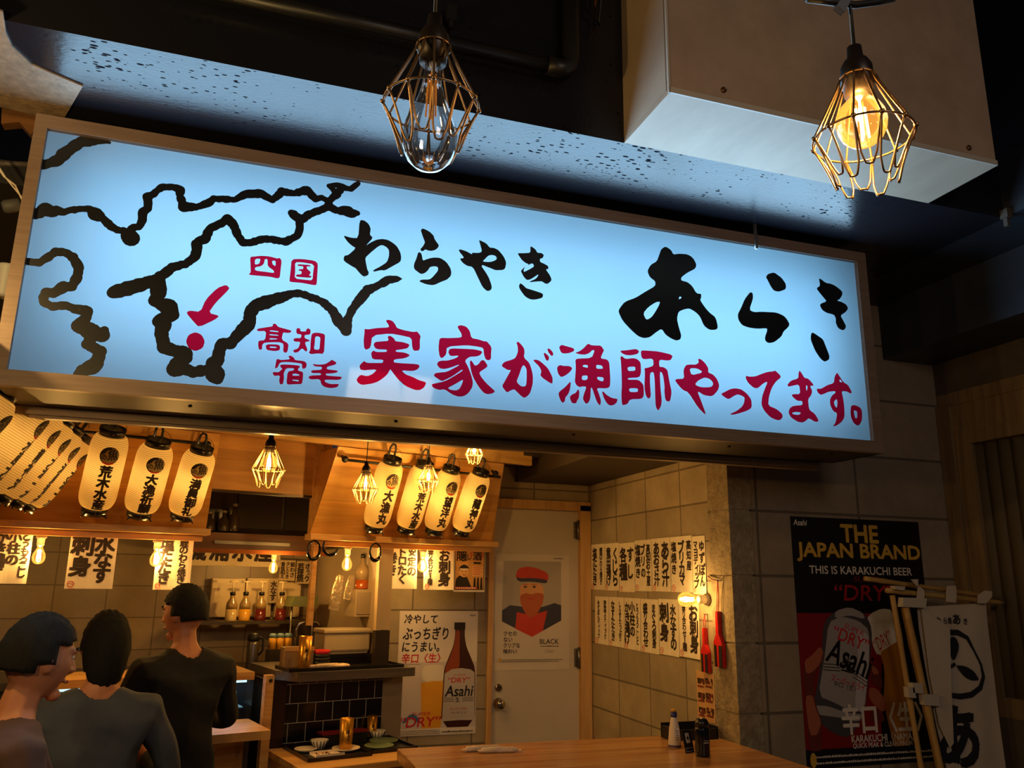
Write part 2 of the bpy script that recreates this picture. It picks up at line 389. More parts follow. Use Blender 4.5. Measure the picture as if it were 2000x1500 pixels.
def opal():
    """milky acrylic sheet: it only passes on the light of the tubes in the box"""
    m = bpy.data.materials.new('opal_acrylic'); m.use_nodes = True; nt = m.node_tree; nt.nodes.clear(); N = nt.nodes.new; L = nt.links.new
    o = N('ShaderNodeOutputMaterial'); t = N('ShaderNodeBsdfTranslucent'); t.inputs[0].default_value = (.80, .90, .95, 1)
    g = N('ShaderNodeBsdfGlossy'); g.inputs['Roughness'].default_value = .05; g.inputs[0].default_value = (1, 1, 1, 1); b = N('ShaderNodeMixShader'); f = N('ShaderNodeLayerWeight'); p = N('ShaderNodeMath'); p.operation = 'POWER'; p.inputs[1].default_value = 4; q = N('ShaderNodeMath'); q.operation = 'MULTIPLY_ADD'; q.inputs[1].default_value = .6; q.inputs[2].default_value = .035
    L(f.outputs['Facing'], p.inputs[0]); L(p.outputs[0], q.inputs[0]); L(q.outputs[0], b.inputs[0]); L(t.outputs[0], b.inputs[1]); L(g.outputs[0], b.inputs[2]); L(b.outputs[0], o.inputs[0]); return m
SY = 3.0
sign = thing('lightbox_sign', 'long bluish-white illuminated shop sign with painted map and Japanese lettering under the beam', 'sign', (1.0, SY, 2.058))
SX0, SX1, SZ0, SZ1 = -.808, 2.812, 2.058, 3.052          # outer frame
PX0, PX1, PZ0, PZ1 = -.767, 2.757, 2.113, 3.0            # panel
def sl(x, y, z): return (x-1.0, y-SY, z-2.058)           # world -> sign-local
mb = MB()
for A, B, C, D in (((SX0, SZ0), (SX1, SZ0), (PX1, PZ0), (PX0, PZ0)), ((SX1, SZ0), (SX1, SZ1), (PX1, PZ1), (PX1, PZ0)),
                   ((SX1, SZ1), (SX0, SZ1), (PX0, PZ1), (PX1, PZ1)), ((SX0, SZ1), (SX0, SZ0), (PX0, PZ0), (PX0, PZ1))):
    mb.prism([sl(p[0], SY-.018, p[1]) for p in (A, B, C, D)], (0, .03, 0))
mb.build('frame', bronze, sign)
mb = MB()   # the can: bottom, top and ends with a back
for b in ((SX0, SX1, SY+.012, SY+.33, SZ0, SZ0+.012), (SX0, SX1, SY+.012, SY+.33, SZ1-.012, SZ1), (SX0, SX0+.012, SY+.012, SY+.33, SZ0, SZ1), (SX1-.012, SX1, SY+.012, SY+.33, SZ0, SZ1), (SX0, SX1, SY+.318, SY+.33, SZ0, SZ1)):
    mb.box(b[0]-1, b[1]-1, b[2]-SY, b[3]-SY, b[4]-2.058, b[5]-2.058)
mb.build('housing', bronze_dark, sign)
for x in (-.2, .55, 1.3, 2.05, 2.6): MB().lathe([(.006, 0), (.008, -.004), (.003, -.007)], 8, M=Matrix.Translation(sl(x, SY+.09, SZ0))).build('housing_screw', bronze_dark, sign)
mb = MB(); mb.add([(PX0-1.004, .003, PZ0-2.062), (PX1-.996, .003, PZ0-2.062), (PX1-.996, .003, PZ1-2.054), (PX0-1.004, .003, PZ1-2.054)], [(0, 1, 2, 3)]); mb.build('panel', opal(), sign)
q = onY(1471, 490, SY); mb = MB(); mb.box(q.x-1.006, q.x-.994, -.03, -.019, q.z-2.058, 1.06); mb.build('hanger_bracket', mat('zinc', (120, 118, 116), .4, .8), sign)
white_in = mat('white_reflector', (235, 238, 240), .7)
MB().box(SX0+.013-1, SX1-.013-1, .312, .317, .013, .98).build('reflector', white_in, sign)
for z in (2.36, 2.58, 2.80):
    for k in range(3):
        x = -.66+1.1*k; MB().tube([(x-1, .20, z-2.058), (x+1.08-1, .20, z-2.058)], .014, 10).build('fluorescent_tube', emitter('tube_glow', (140, 206, 252), 6.6), sign)
def crop(x0, y0, s): return lambda x, y: (lambda q: (q.x-1.0, q.z-2.058))(onY(x0+x/s, y0+y/s, SY))
def pts(t): a = [float(q) for q in t.replace(';', ',').split(',')]; return list(zip(a[::2], a[1::2]))
def brush(art, x0, y0, s, texts, m, it=1):
    c = crop(x0, y0, s)
    for t in texts: art.loops([[c(*p) for p in pts(L)] for L in t.split('|')], m, it)
def line(art, x0, y0, s, t, m):
    c = crop(x0, y0, s); a = [float(q) for q in t.replace(';', ',').split(',')]
    P = list(zip(a[::3], a[1::3], a[2::3])); Q = []
    for i, p in enumerate(P):          # resample into beads of uneven brush pressure
        if i:
            q = P[i-1]; n = max(1, int(math.hypot(p[0]-q[0], p[1]-q[1])/(4.2*s)))
            for k in range(1, n+1):
                f = k/n; Q.append((q[0]+(p[0]-q[0])*f+random.uniform(-.5, .5)*s, q[1]+(p[1]-q[1])*f+random.uniform(-.5, .5)*s, (q[2]+(p[2]-q[2])*f)*random.uniform(.86, 1.1)))
        else: Q.append(p)
    art.stroke([(*c(x, y), w/s*.0028) for x, y, w in Q], m)
a = Art()
brush(a, 660, 420, 10, ['425,90;520,100;600,165;640,250;640,300;625,380;690,440;540,600;640,530;760,475;870,460;980,480;1080,540;1160,610;1220,720;1240,820;1225,910;1060,1000;920,1080;840,1072;705,1105;685,1075;830,1000;960,915;1000,800;1000,680;950,620;870,580;800,600;640,730;535,830;550,930;575,1060;605,1110;595,1170;515,1200;470,1175;400,1100;345,1030;280,1000;125,900;110,850;130,785;200,780;355,640;280,600;200,530;125,430;120,395;260,440;400,445'], black_ink)
brush(a, 790, 430, 10, ['320,190;350,160;385,165;490,215;575,300;585,360;670,475;672,510;620,570;540,597;470,590;410,565;370,600;330,600;310,560;360,510;405,430;380,370;345,270', '265,635;300,615;340,660;360,790;440,755;560,725;700,730;820,810;900,930;920,1020;905,1090;830,1160;720,1200;570,1270;430,1250;300,1200;300,1175;350,1155;490,1155;560,1100;660,980;655,910;580,895;500,910;460,980;400,1030;330,1050;280,1020;190,950;185,860;240,730'], black_ink)
brush(a, 880, 450, 10, ['560,180;700,245;770,335;850,335;940,380;1040,500;1092,620;1075,730;1030,770;880,775;800,740;580,655;740,890;800,1050;810,1130;770,1175;710,1180;625,1100;540,920;440,710;330,690;240,630;180,545;275,535;165,400;175,360;310,400;430,470;415,430;560,437;620,405;565,215|625,605;680,550;740,490;800,475;880,490;910,545;880,580;780,615'], black_ink)
brush(a, 970, 460, 10, ['660,195;760,260;800,335;880,335;930,380;900,440;850,450;850,510;930,545;1010,590;1018,650;960,655;1045,770;1083,870;1000,945;940,930;890,890;780,895;655,910;650,895;780,835;830,745;690,840;640,860;590,865;530,800;480,700;480,680;560,600;530,670;535,710;620,670;740,600;705,535;610,575;625,550;580,540;500,480;415,355;430,340;560,340;665,330', '465,920;540,980;580,1025;700,1060;900,1125;912,1170;895,1215;760,1250;660,1245;560,1190;470,1070;435,990'], black_ink)
a.build('brushed_small_lettering', sign, d=.00003, base=-.0025)
a = Art()
brush(a, 1190, 460, 6.5217, ['720,135;790,180;820,240;890,228;1000,235;1070,280;1115,365;1100,420;1000,470;920,530;920,570;1000,590;1060,640;1115,735;1175,740;1175,790;1160,820;1220,910;1280,980;1360,1040;1390,1170;1360,1200;1280,1200;1210,1150;1160,1030;1100,970;1020,925;950,940;885,970;865,1060;890,1170;922,1270;910,1320;860,1338;790,1310;720,1260;670,1185;600,1230;520,1295;440,1305;370,1280;280,1200;170,1080;120,970;130,930;200,840;340,790;450,720;590,640;590,580;520,530;487,450;530,370;610,325;640,240;665,170|435,990;500,910;600,845;650,840;640,880;590,970;540,1040;475,1075|885,815;900,770;930,790'], black_ink)
brush(a, 1430, 520, 10, ['665,210;700,150;800,120;850,130;900,170;970,220;1050,330;1060,400;1045,450;920,495;820,475;760,390;700,270', '340,520;380,500;410,530;415,630;340,850;440,895;570,885;700,890;870,900;1010,960;1070,1020;1130,1130;1100,1190;1010,1270;970,1370;830,1480;720,1500;655,1460;645,1380;690,1260;685,1205;500,1220;330,1195;200,1150;125,1040;115,930;180,810;250,640'], black_ink)
brush(a, 1530, 540, 8.8235, ['615,12;740,110;820,120;900,155;1020,250;1025,310;980,385;930,415;1000,430;1090,480;1125,550;1080,610;990,670;1040,760;1088,850;1070,905;1030,928;950,890;910,800;910,720;880,655;760,628;680,580;635,500;650,465;755,425;690,350;585,220;585,190;640,160', '490,970;520,965;610,1025;690,1080;740,1210;800,1360;795,1430;720,1470;650,1420;560,1290;480,1100;478,1020'], black_ink)
a.build('brushed_large_lettering', sign, d=.00003, base=-.0025)
a = Art()
brush(a, 690, 620, 9.375, ['205,205;280,215;430,190;650,180;655,140;595,60;640,35;720,60;770,120;800,190;930,230;1110,265;1170,250;1240,340;1222,400;1222,600;1110,610;1080,540;1070,370;900,330;680,290;350,325;320,550;240,590;200,560;190,420;210,250', '630,345;680,330;750,380;775,435;900,445;1040,490;1000,560;900,580;780,595;780,625;950,640;1050,690;950,745;750,765;740,820;870,835;1180,850;1222,890;1180,950;1090,980;880,965;960,1040;1100,1090;1200,1145;1345,1185;1300,1280;1230,1325;1140,1330;950,1250;820,1130;690,960;680,945;620,1050;480,1160;350,1210;160,1235;80,1190;60,1130;130,1045;260,1075;360,1030;440,945;140,970;110,880;200,790;245,830;440,830;540,830;555,770;350,765;325,650;370,600;420,630;610,630;620,585;420,580;370,500;400,445;520,435;650,425'], red_film)
brush(a, 835, 630, 10, ['235,310;290,295;420,300;670,290;670,220;600,110;590,65;660,45;760,75;830,160;860,300;1000,325;1110,365;1160,360;1255,475;1245,600;1245,700;1210,735;1140,720;1105,620;1095,490;950,460;770,440;380,465;370,620;290,695;240,670;215,500', '440,500;760,510;930,520;1080,560;1040,630;960,660;820,665;730,740;800,870;850,1000;890,1150;880,1260;800,1380;700,1440;600,1445;480,1400;340,1300;225,1315;110,1270;80,1200;200,1175;300,1155;420,1105;690,940;680,912;500,1040;330,1125;275,1140;120,1040;150,985;260,970;380,960;620,835;615,815;430,885;320,905;240,890;185,820;210,760;280,740;400,740;560,690;620,640;450,655;405,580|395,1275;560,1190;700,1105;680,1190;630,1290;560,1325;450,1310', '835,740;865,740;930,845;1000,810;1050,735;1110,730;1180,840;1150,880;1010,970;1050,1060;1150,1180;1260,1280;1325,1340;1280,1380;1180,1400;1100,1370;1000,1250;900,1080;850,930;830,800'], red_film)
brush(a, 960, 650, 10, ['520,165;580,220;640,300;650,370;635,480;740,580;790,720;815,850;810,1000;760,1170;700,1240;640,1270;580,1230;500,1150;450,1100;380,1120;305,1170;205,1040;260,950;340,800;385,725;320,725;200,650;220,600;270,560;380,530;470,490;520,370;515,260;490,195|630,620;690,700;690,880;680,1030;620,1050;560,1030;490,950;540,830;590,680', '810,530;870,520;940,540;1100,680;1180,830;1200,900;1195,990;1150,980;1000,880;955,820;975,770;970,720;930,650', '1090,310;1140,305;1205,380;1210,430;1180,455;1120,390', '1020,400;1045,385;1120,450;1130,500;1105,550;1060,520'], red_film)
brush(a, 1070, 660, 10, ['220,180;270,130;390,165;500,195;525,230;500,265;400,300;270,300', '190,560;240,525;310,545;430,545;485,590;440,660;350,730;265,765;210,710;185,620', '455,835;440,1000;400,1100;345,1160;340,1230;295,1270;250,1220;210,1100;225,1050;350,950', '600,990;620,1060;610,1170;570,1230;560,1275;480,1275;440,1200;435,1140;480,1100;550,1070', '530,290;620,260;700,200;790,105;850,140;940,145;1040,145;1105,240;1080,280;1030,400;1160,415;1205,480;1215,640;1225,780;1220,950;1150,985;955,975;1000,1080;1045,1230;1025,1325;960,1250;870,980;845,960;835,1180;800,1260;750,1290;690,1200;700,1120;760,950;680,945;620,960;560,920;530,850;540,740;550,560;540,420;600,400;860,390;920,240;870,235;820,290;740,325;640,320|670,555;710,520;785,530;785,585|950,520;1060,535;1085,600;950,600|670,735;780,730;780,800;730,825;670,815|965,755;1095,770;1090,840;1050,845;975,810', '1060,1050;1085,1040;1150,1110;1250,1170;1370,1190;1350,1260;1290,1310;1220,1320;1160,1280;1100,1180'], red_film)
brush(a, 1200, 670, 10, ['120,145;240,140;430,110;490,155;460,210;320,240;220,230;140,190', '120,270;150,250;220,310;370,290;450,310;520,380;525,580;490,670;270,680;265,715;480,715;570,810;580,900;580,1030;535,1090;310,1095;260,1190;170,1215;150,1180;140,1000;150,800;140,500;130,350|260,465;410,455;415,540;270,545|290,880;460,880;465,955;300,955', '520,140;640,145;860,160;1150,230;1110,330;1030,340;880,320;880,465;960,465;1040,520;1060,640;1090,800;1125,960;1090,1150;1000,1120;980,950;985,850;960,650;930,570;890,560;905,900;930,1100;920,1220;860,1325;810,1240;800,1000;790,700;770,560;700,580;700,800;720,1040;670,1090;620,1030;590,880;600,560;590,490;660,480;770,440;760,300;570,315;530,270'], red_film)
brush(a, 1310, 690, 10, ['535,105;590,110;680,190;740,290;735,375;830,410;910,500;955,620;930,720;820,840;660,820;520,730;600,930;690,1180;670,1190;540,1060;350,760;230,710;90,540;110,500;270,495;250,330;300,225;400,215;490,220;555,180|370,290;520,290;640,370;410,430|480,600;540,530;660,470;750,490;820,550;835,610;790,660;620,665;520,635'], red_film)
brush(a, 1400, 700, 10, ['100,680;130,670;260,600;360,580;480,600;590,680;680,800;690,960;600,1020;480,1060;330,1100;250,1090;400,1020;500,940;540,860;550,760;480,720;410,700;340,730;235,800;150,750;100,710', '575,335;640,355;760,350;880,300;1000,260;1120,250;1140,230;1240,320;1260,370;1160,450;1080,570;1020,760;1010,920;1180,990;1280,1080;1295,1140;1250,1200;1180,1205;1050,1150;930,1020;875,900;890,740;940,600;1000,450;920,480;800,585;720,570;620,480;570,390'], red_film)
brush(a, 1520, 700, 8.3333, ['350,190;400,260;430,315;500,330;590,440;520,445;560,530;540,600;490,660;500,780;515,840;600,900;660,1000;650,1030;600,1030;500,970;460,1010;400,1045;320,1030;210,960;170,880;190,810;250,770;400,760;395,690;310,690;220,605;240,580;365,580;345,425;250,440;175,460;150,430;210,360;330,325;335,240|460,430;485,460;465,535;455,480|225,885;290,868;380,880;340,920;250,910', '960,225;1010,300;1070,390;1140,430;1200,540;1190,575;1120,535;1035,530;1060,640;1080,780;1085,950;1040,1030;960,1090;890,1110;940,1040;965,890;900,860;850,760;845,670;880,600;935,560;930,530;830,540;760,570;700,595;650,560;625,490;700,495;800,435;910,400;920,300|910,700;960,655;970,740;955,810;920,760|1005,330;1050,390;1000,380', '1190,770;1240,755;1330,790;1370,850;1370,1000;1330,1080;1290,1095;1230,1050;1185,950;1180,850|1235,840;1290,860;1290,970;1260,975;1240,910'], red_film)
a.build('red_slogan_lettering', sign, d=.00003, base=-.0025)
a = Art()
brush(a, 470, 480, 8.3333, ['155,175;240,170;340,158;480,170;600,205;635,190;670,240;650,400;640,510;600,530;480,500;170,475;130,460;165,430;160,300|235,210;325,205;305,290;230,305|235,345;330,330;380,290;395,210;440,215;440,330;540,400;545,440;400,420;235,400|510,240;570,240;570,330;520,300', '830,215;1000,210;1210,240;1260,290;1250,440;1240,630;1200,640;1000,600;800,585;795,550;815,380|885,265;1000,265;1200,300;1180,430;1170,560;1050,550;880,530;890,400|930,295;1140,310;1140,330;1075,335;1080,370;1150,430;1110,480;1160,490;1140,520;900,500;905,465;990,460;995,410;940,400;950,380;1020,375;1020,330;930,325'], red_film)
a.build('red_island_lettering', sign, d=.00003, base=-.0025)
a = Art()
brush(a, 490, 625, 10, ['430,70;490,70;530,130;660,165;800,205;770,245;700,250;630,235;600,380;740,460;720,600;690,640;630,620;640,460;560,430;430,430;260,440;220,490;220,570;160,580;140,480;150,400;280,390;300,210;130,215;115,170;290,140;430,120|370,195;540,215;540,235;370,220|365,270;540,290;530,305;365,295|365,350;525,360;500,375;365,380', '290,470;540,475;575,520;560,590;460,605;300,580|370,510;500,520;500,545;370,540', '890,160;960,155;970,220;1080,220;1085,175;1130,155;1170,200;1160,280;1050,290;1050,350;1150,390;1150,410;1050,430;1110,580;1080,620;1000,545;930,620;860,640;815,590;930,550;970,420;860,420;825,385;860,350;980,350;990,280;890,265', '1190,260;1290,240;1450,270;1445,400;1430,660;1300,650;1170,665;1130,630;1160,590;1170,400|1255,330;1300,310;1360,340;1350,450;1340,580;1230,570;1250,450', '500,770;530,755;580,780;770,765;730,705;780,690;850,740;860,780;1050,800;1095,850;1080,930;1020,955;1000,920;1000,850;880,830;700,815;570,825;520,930;470,945;480,880', '570,870;700,865;950,885;960,920;930,940;920,985;1020,1010;1020,1130;1000,1250;880,1250;720,1260;695,1220;720,1000;830,985;850,940;690,935;640,1040;650,1120;630,1250;570,1255;550,1180;570,1080;450,1090;425,1030;440,1010;540,1020;620,950;580,920|815,1050;880,1045;950,1065;940,1085;815,1085|810,1160;940,1170;930,1200;810,1180', '1200,855;1330,870;1450,860;1550,800;1580,770;1680,830;1650,870;1490,910;1480,960;1700,985;1690,1020;1600,1040;1460,1045;1470,1080;1620,1095;1790,1105;1740,1170;1440,1160;1450,1210;1560,1250;1730,1245;1690,1310;1570,1330;1450,1310;1380,1260;1350,1150;1160,1160;1120,1110;1180,1080;1370,1075;1370,1035;1190,1035;1170,980;1380,970;1390,910;1250,905'], red_film)
a.build('red_town_lettering', sign, d=.00003, base=-.0025)
a = Art()
brush(a, 200, 480, 5.357, ['1295,405;1330,440;1310,470;1180,600;1110,700;1225,730;1180,770;1010,850;960,800;875,700;910,675;1025,690;1080,560;1200,440', '973,900;1040,930;1073,1000;1050,1070;973,1102;905,1075;872,1000;900,930'], red_film)
a.build('red_marker', sign, d=.00003, base=-.0025)
a = Art()
for q in ((60, 250, 6.25, '140,450,80;270,415,90;350,380,90;400,315,110;520,225,90;620,160,95;700,160,95;760,165,62;860,165,45;960,172,24'),
          (60, 250, 6.25, '55,1062,70;180,985,110;250,1030,80;310,1000,90;400,1030,65;470,1000,60;600,985,60;720,985,60;790,1050,110;880,1100,70;980,1200,70;1080,1250,60;1130,1250,60;1220,1345,130'),
          (60, 250, 6.25, '1215,1330,90;1215,1250,70;1250,1205,60;1320,1210,60;1360,1120,70;1370,1020,70;1430,980,70;1430,890,70;1420,835,75;1500,800,60;1600,715,60;1720,715,60;1830,750,80;1810,800,60;1850,900,70;1870,960,90;1990,960,70'),
          (340, 330, 5, '90,370,55;150,360,50;210,375,50;330,330,60;390,290,50;480,290,50;600,300,45;690,245,60;850,235,65;960,305,45;1055,220,65;1170,235,50;1300,205,70;1380,290,60;1440,275,40;1510,315,50;1590,240,60;1650,175,50;1590,155,45;1510,160,35;1570,215,45'),
          (340, 330, 5, '1650,180,50;1730,195,40;1775,155,46;1800,140,36'),
          (340, 330, 5, '1510,315,50;1510,360,60;1600,410,50;1680,400,80;1720,430,80;1790,430,45'),
          (340, 330, 5, '1500,370,60;1450,390,55;1320,440,60;1250,490,60;1150,430,60;1225,490,60;1230,570,60;1205,650,55;1090,710,55;960,685,55;880,680,55;740,720,55;670,715,55;620,640,55;580,540,60;520,480,75;480,520,60;350,580,60;300,690,60;240,700,60;220,790,65;210,850,60;110,930,50;0,965,45'),
          (10, 460, 5, '208,250,46;330,265,50;420,210,55;490,155,50;580,160,55;660,210,60;720,310,60;700,410,60;650,500,60;570,500,80;470,565,60;400,550,60;375,600,65;375,650,55;460,690,55;590,680,55;680,715,55;800,735,70;790,800,70;720,880,85;790,910,110;870,950,100;940,970,90;970,920,55'),
          (10, 460, 5, '870,960,90;840,990,80;800,1060,65;930,1130,70;910,1200,70;870,1270,100;760,1320,80;712,1352,62'),
          (200, 480, 5.357, '110,490,80;240,450,110;400,405,95;560,350,85;650,290,70;730,225,65;880,180,55;970,110,65;990,40,75;985,-20,75'),
          (200, 480, 5.357, '600,380,80;590,440,100;580,520,100;550,575,95;640,620,90;690,640,130;735,720,90;640,760,90;590,790,95;640,820,100;615,900,90;630,990,85;650,1060,90;760,1100,85;860,1130,110;870,1170,90;800,1220,100;760,1290,110;860,1290,80;950,1320,80;1050,1305,80;1150,1290,100;1180,1340,130;1200,1390,80'),
          (200, 480, 5.357, '1160,1260,90;1160,1230,90;1200,1210,90;1220,1110,80;1250,1020,80;1340,1020,80;1420,930,80;1490,880,85;1550,780,90'),
          (460, 520, 5.882, '70,740,100;160,650,100;165,540,105;220,450,100;370,405,110;500,365,90;640,315,70;740,310,65;900,365,65;1010,410,70;1120,510,80;1190,640,90;1270,720,90;1270,740,90;1290,610,70;1350,480,75;1440,370,80;1520,270,80;1640,220,65;1760,150,75;1850,145,60;1910,143,8')):
    line(a, *q, black_ink)
a.build('map_coastline', sign, d=.00002, base=-.0025)

# ============================================================ THE SHELL
WX = 2.437; FY = 3.705; BY = 5.5; XR = 3.92; SOFF = 3.1; DC = 2.155
blk = blocks('block_wall_back', (168, 152, 128), (112, 98, 80), .427, .2105, 'XZ', shift=(.13, .206), msize=.006)
blk_r = blocks('block_wall_right', (168, 152, 128), (112, 98, 80), .427, .2105, 'YZ', shift=(.07, .206), msize=.006)
blk_f = blocks('block_wall_facade', (150, 132, 112), (98, 84, 70), .664, .3365, 'XZ', shift=(.047, .177), msize=.008)
rough_conc = mat('rough_concrete', (160, 144, 120), .95, noise=26, rgb2=(126, 112, 92), bump=(60, .7))
dark_paint = mat('black_ceiling_paint', (20, 20, 24), .6)
pine = wood('pine_frame', (214, 170, 112), (184, 136, 82), 'Z', rough=.5)
struct('floor', MB().box(-5, 6, -4, 7.5, -.1, 0), mat('dark_floor_tiles', (60, 54, 48), .5, noise=7))
struct('wall_back', MB().box(.77, 1.668, BY, BY+.12, 0, 2.9).box(1.668, 2.437, BY, BY+.12, 2.03, 3.9).box(2.437, 4.2, BY, BY+.12, 0, 3.9), blk)
struct('wall_right', MB().box(WX, WX+.14, FY+.2, BY, 0, 3.0), blk_r)
mb = MB().box(WX+.006, WX+.13, FY+.006, FY+.2, 0, 3.0)
for k in range(9): mb.box(WX, WX+.14, FY, FY+.2, max(0, .3365*k-.177+.005), min(3.0, .3365*(k+1)-.177-.005))
struct('trim_1', mb, rough_conc)
struct('wall_front', MB().box(WX+.142, XR+.2, FY, FY+.16, 0, 3.15), blk_f)
mb = MB().box(-2.2, -.82, 2.53, 3.08, SOFF, 4.0).box(-.82, 3.2, 2.53, FY+.1, SOFF, 4.0)
struct('trim_2', mb, pitted_paint())
# smooth skin left of the crack; its lighter colour stands for warm lamp light
mb = MB().prism([tuple(onZ(*p, SOFF-.0005)) for p in ((-60, -5), (6, 20), (12, 62), (24, 88), (62, 123), (102, 141), (162, 166), (120, 238), (64, 221), (-60, 192))], (0, 0, -.006))
struct('trim_3', mb, mat('warm_lit_paint', (150, 128, 106), .5, noise=30, rgb2=(122, 104, 86), bump=(70, .3)))
# boxed duct along the right wall
mb = MB().box(3.2, 3.56, -1.0, FY, SOFF+.004, SOFF+.3).box(3.55, XR+.3, -1.0, FY, 2.77, SOFF+.3)
struct('trim_4', mb, mat('dark_blue_grey_paint', (46, 50, 58), .42, noise=3, rgb2=(38, 41, 48)))
struct('trim_5', MB().box(3.17, 3.2, 2.49, 2.528, SOFF-.012, SOFF+.03).box(3.176, 3.19, 2.5, 2.52, SOFF-.05, SOFF-.012), mat('old_bracket', (70, 60, 50), .8))
struct('ceiling', MB().box(-5, 6, -4, 7.5, 4.0, 4.1), dark_paint)
struct('trim_6', MB().box(1.86, WX, FY, BY, DC, 3.0).box(1.70, 1.86, 4.95, BY, 2.26, 3.0), mat('dark_brown_soffit', (52, 42, 34), .6))
struct('trim_7', MB().box(-4.0, 1.86, 3.4, BY, 2.95, 3.05), dark_paint)   # ceiling above the kitchen stand
# aluminium rail under the back of the sign
struct('trim_8', MB().box(-2.2, WX+.3, 3.335, 3.40, 2.03, 2.075).box(-2.2, WX+.3, 3.35, 3.385, 2.02, 2.035).box(-2.2, WX+.1, 3.40, 3.47, 2.075, 2.3), bronze)
struct('wall_left', MB().box(-4.2, -4.0, -4, BY, 0, 4), dark_paint)
# right wall of the alley with the wooden window frame
wf = wood('old_window_wood', (134, 108, 74), (104, 82, 54), 'Z', rough=.55)
struct('window_1', MB().box(XR, XR+.05, 1.2, FY, 2.50, 2.575).box(XR-.02, XR+.05, 3.61, 3.70, 0, 2.5).box(XR+.005, XR+.05, 1.2, 3.61, 2.34, 2.5).box(XR, XR+.05, 3.50, 3.605, .8, 2.34).box(XR, XR+.05, 1.2, 3.5, 2.26, 2.34).box(XR, XR+.05, 1.2, 3.5, .8, .9), wf)
cur = MB()
for k in range(26):
    y = 3.5-k*.085; cur.tube([(XR+.075, y, .9), (XR+.075, y, 2.26)], .05, 8)
w1 = bpy.data.objects['window_1']
cur.build('slat_curtain', mat('brown_curtain', (92, 76, 50), .7, noise=8, stretch=(1, 1, .1)), w1)
struct('wall_right_side', MB().box(XR+.12, XR+.2, -4, FY, 0, 3.2).box(XR, XR+.12, 1.2, FY, 0, .8).box(XR, XR+.12, 1.2, FY, 2.575, 3.2).box(XR, XR+.12, -4, 1.2, 0, 3.2), mat('brown_plaster', (92, 78, 62), .85, noise=6))
bpy.data.objects['wall_right_side'].name = 'wall_east'

# ------------------------------------------------------------ the door in the back wall
door = struct('door_1', MB().box(1.704, 2.352, BY+.02, BY+.06, 0, 1.965), mat('grey_white_door', (206, 196, 184), .5, noise=2, rgb2=(196, 186, 174)))
mb = MB().box(1.668, 1.704, BY-.03, BY+.1, 0, 2.005).box(2.352, 2.432, BY-.03, BY+.1, 0, 2.005).box(1.668, 2.432, BY-.03, BY+.1, 1.967, 2.03)
mb.build('door_frame', wood('pine_door_frame', (216, 172, 112), (190, 142, 86), 'Z'), door)
for z in (1.83, .95):
    MB().lathe([(.011, -.07), (.011, .07)], 12, M=Matrix.Translation((2.345, BY-.005, z))).box(2.318, 2.345, BY+.012, BY+.022, z-.06, z+.06).build('door_hinge', steel, door)
mk = Matrix.Translation((1.765, BY+.02, .665)) @ Matrix.Rotation(R(90), 4, 'X')
MB().lathe([(.036, 0), (.036, .008), (.016, .012), (.014, .035), (.03, .045), (.033, .06), (.026, .074), (.008, .078), (.0, .078)], 24, M=mk).build('door_knob', chrome, door)
mk = Matrix.Translation((1.765, BY+.02, .765)) @ Matrix.Rotation(R(90), 4, 'X')
MB().lathe([(.026, 0), (.026, .008), (.02, .014), (.018, .014), (.0, .012)], 20, M=mk).build('door_lock', chrome, door)

# ------------------------------------------------------------ overhead box, pipes and cables
lam = mat('greige_laminate', (178, 156, 136), .5, noise=5, rgb2=(162, 140, 121), stretch=(1, .35, 1), bump=(40, .06))
bx = thing('ceiling_box', 'big greige laminate box hung at the top right in front of the beam', 'cabinet', (2.02, 2.36, SOFF))
MB().box(-.74, .738, -.178, .17, 0, .018).build('bottom_panel', lam, bx)
MB().box(-.738, .736, -.178, -.16, .02, .9).build('front_panel', lam, bx)
MB().box(-.74, -.72, -.158, .17, .02, .9).build('side_panel', lam, bx); MB().box(.718, .738, -.158, .17, .02, .9).build('side_panel', lam, bx)
MB().box(-.74, .738, -.184, -.178, .0, .022).box(-.744, -.738, -.184, -.176, .0, .9).build('edge_trim', mat('pale_edge_band', (186, 178, 168), .4), bx)
for x, y in ((1413, 176), (1892, 289)):
    q = onY(x, y, 2.18)-bx.location
    MB().lathe([(.011, 0), (.011, .006), (.008, .009), (.004, .009), (.004, .006), (0, .006)], 14, M=Matrix.Translation((q.x, -.178, q.z)) @ Matrix.Rotation(R(90), 4, 'X')).build('screw', mat('bronze_screw', (120, 90, 60), .35, .9), bx)
pipe_m = mat('dark_pipe', (24, 22, 22), .42)
p = thing('ceiling_pipe', 'dark round pipe running along the beam above the unlit lamp', 'pipe', (.2, 2.47, 3.32))
MB().tube([(-.6, 0, .0), (.77, 0, 0)], .027, 14).build('pipe_run', pipe_m, p)
MB().tube([(.74, 0, 0), (.80, 0, 0), (.826, 0, .018), (.836, 0, .05), (.836, 0, .62)], .034, 14).build('pipe_elbow', pipe_m, p)
p = MB().box(-.018, .018, -.015, .015, -.03, .03).box(-.008, .008, -.01, .01, -.06, -.03)
tag(p.build('junction_box', pipe_m, loc=onY(881, 28, 2.5)), 'small black junction box on the beam beside the unlit lamp', 'box')
p = thing('cable_bundle', 'bundle of black and orange cables at the top beside the big box', 'cable', onY(1160, 30, 2.48))
MB().tube([(-.03, 0, .3), (-.03, .0, .02), (.02, 0, -.035), (.045, 0, .3)], .006, 6).tube([(-.09, 0, .3), (-.085, 0, -.05)], .012, 8).build('black_cable', black, p)
MB().tube([(-.01, -.01, .3), (.0, -.01, .03), (.04, -.01, .3)], .005, 6).build('orange_cable', mat('orange_cable', (150, 70, 30), .5), p)
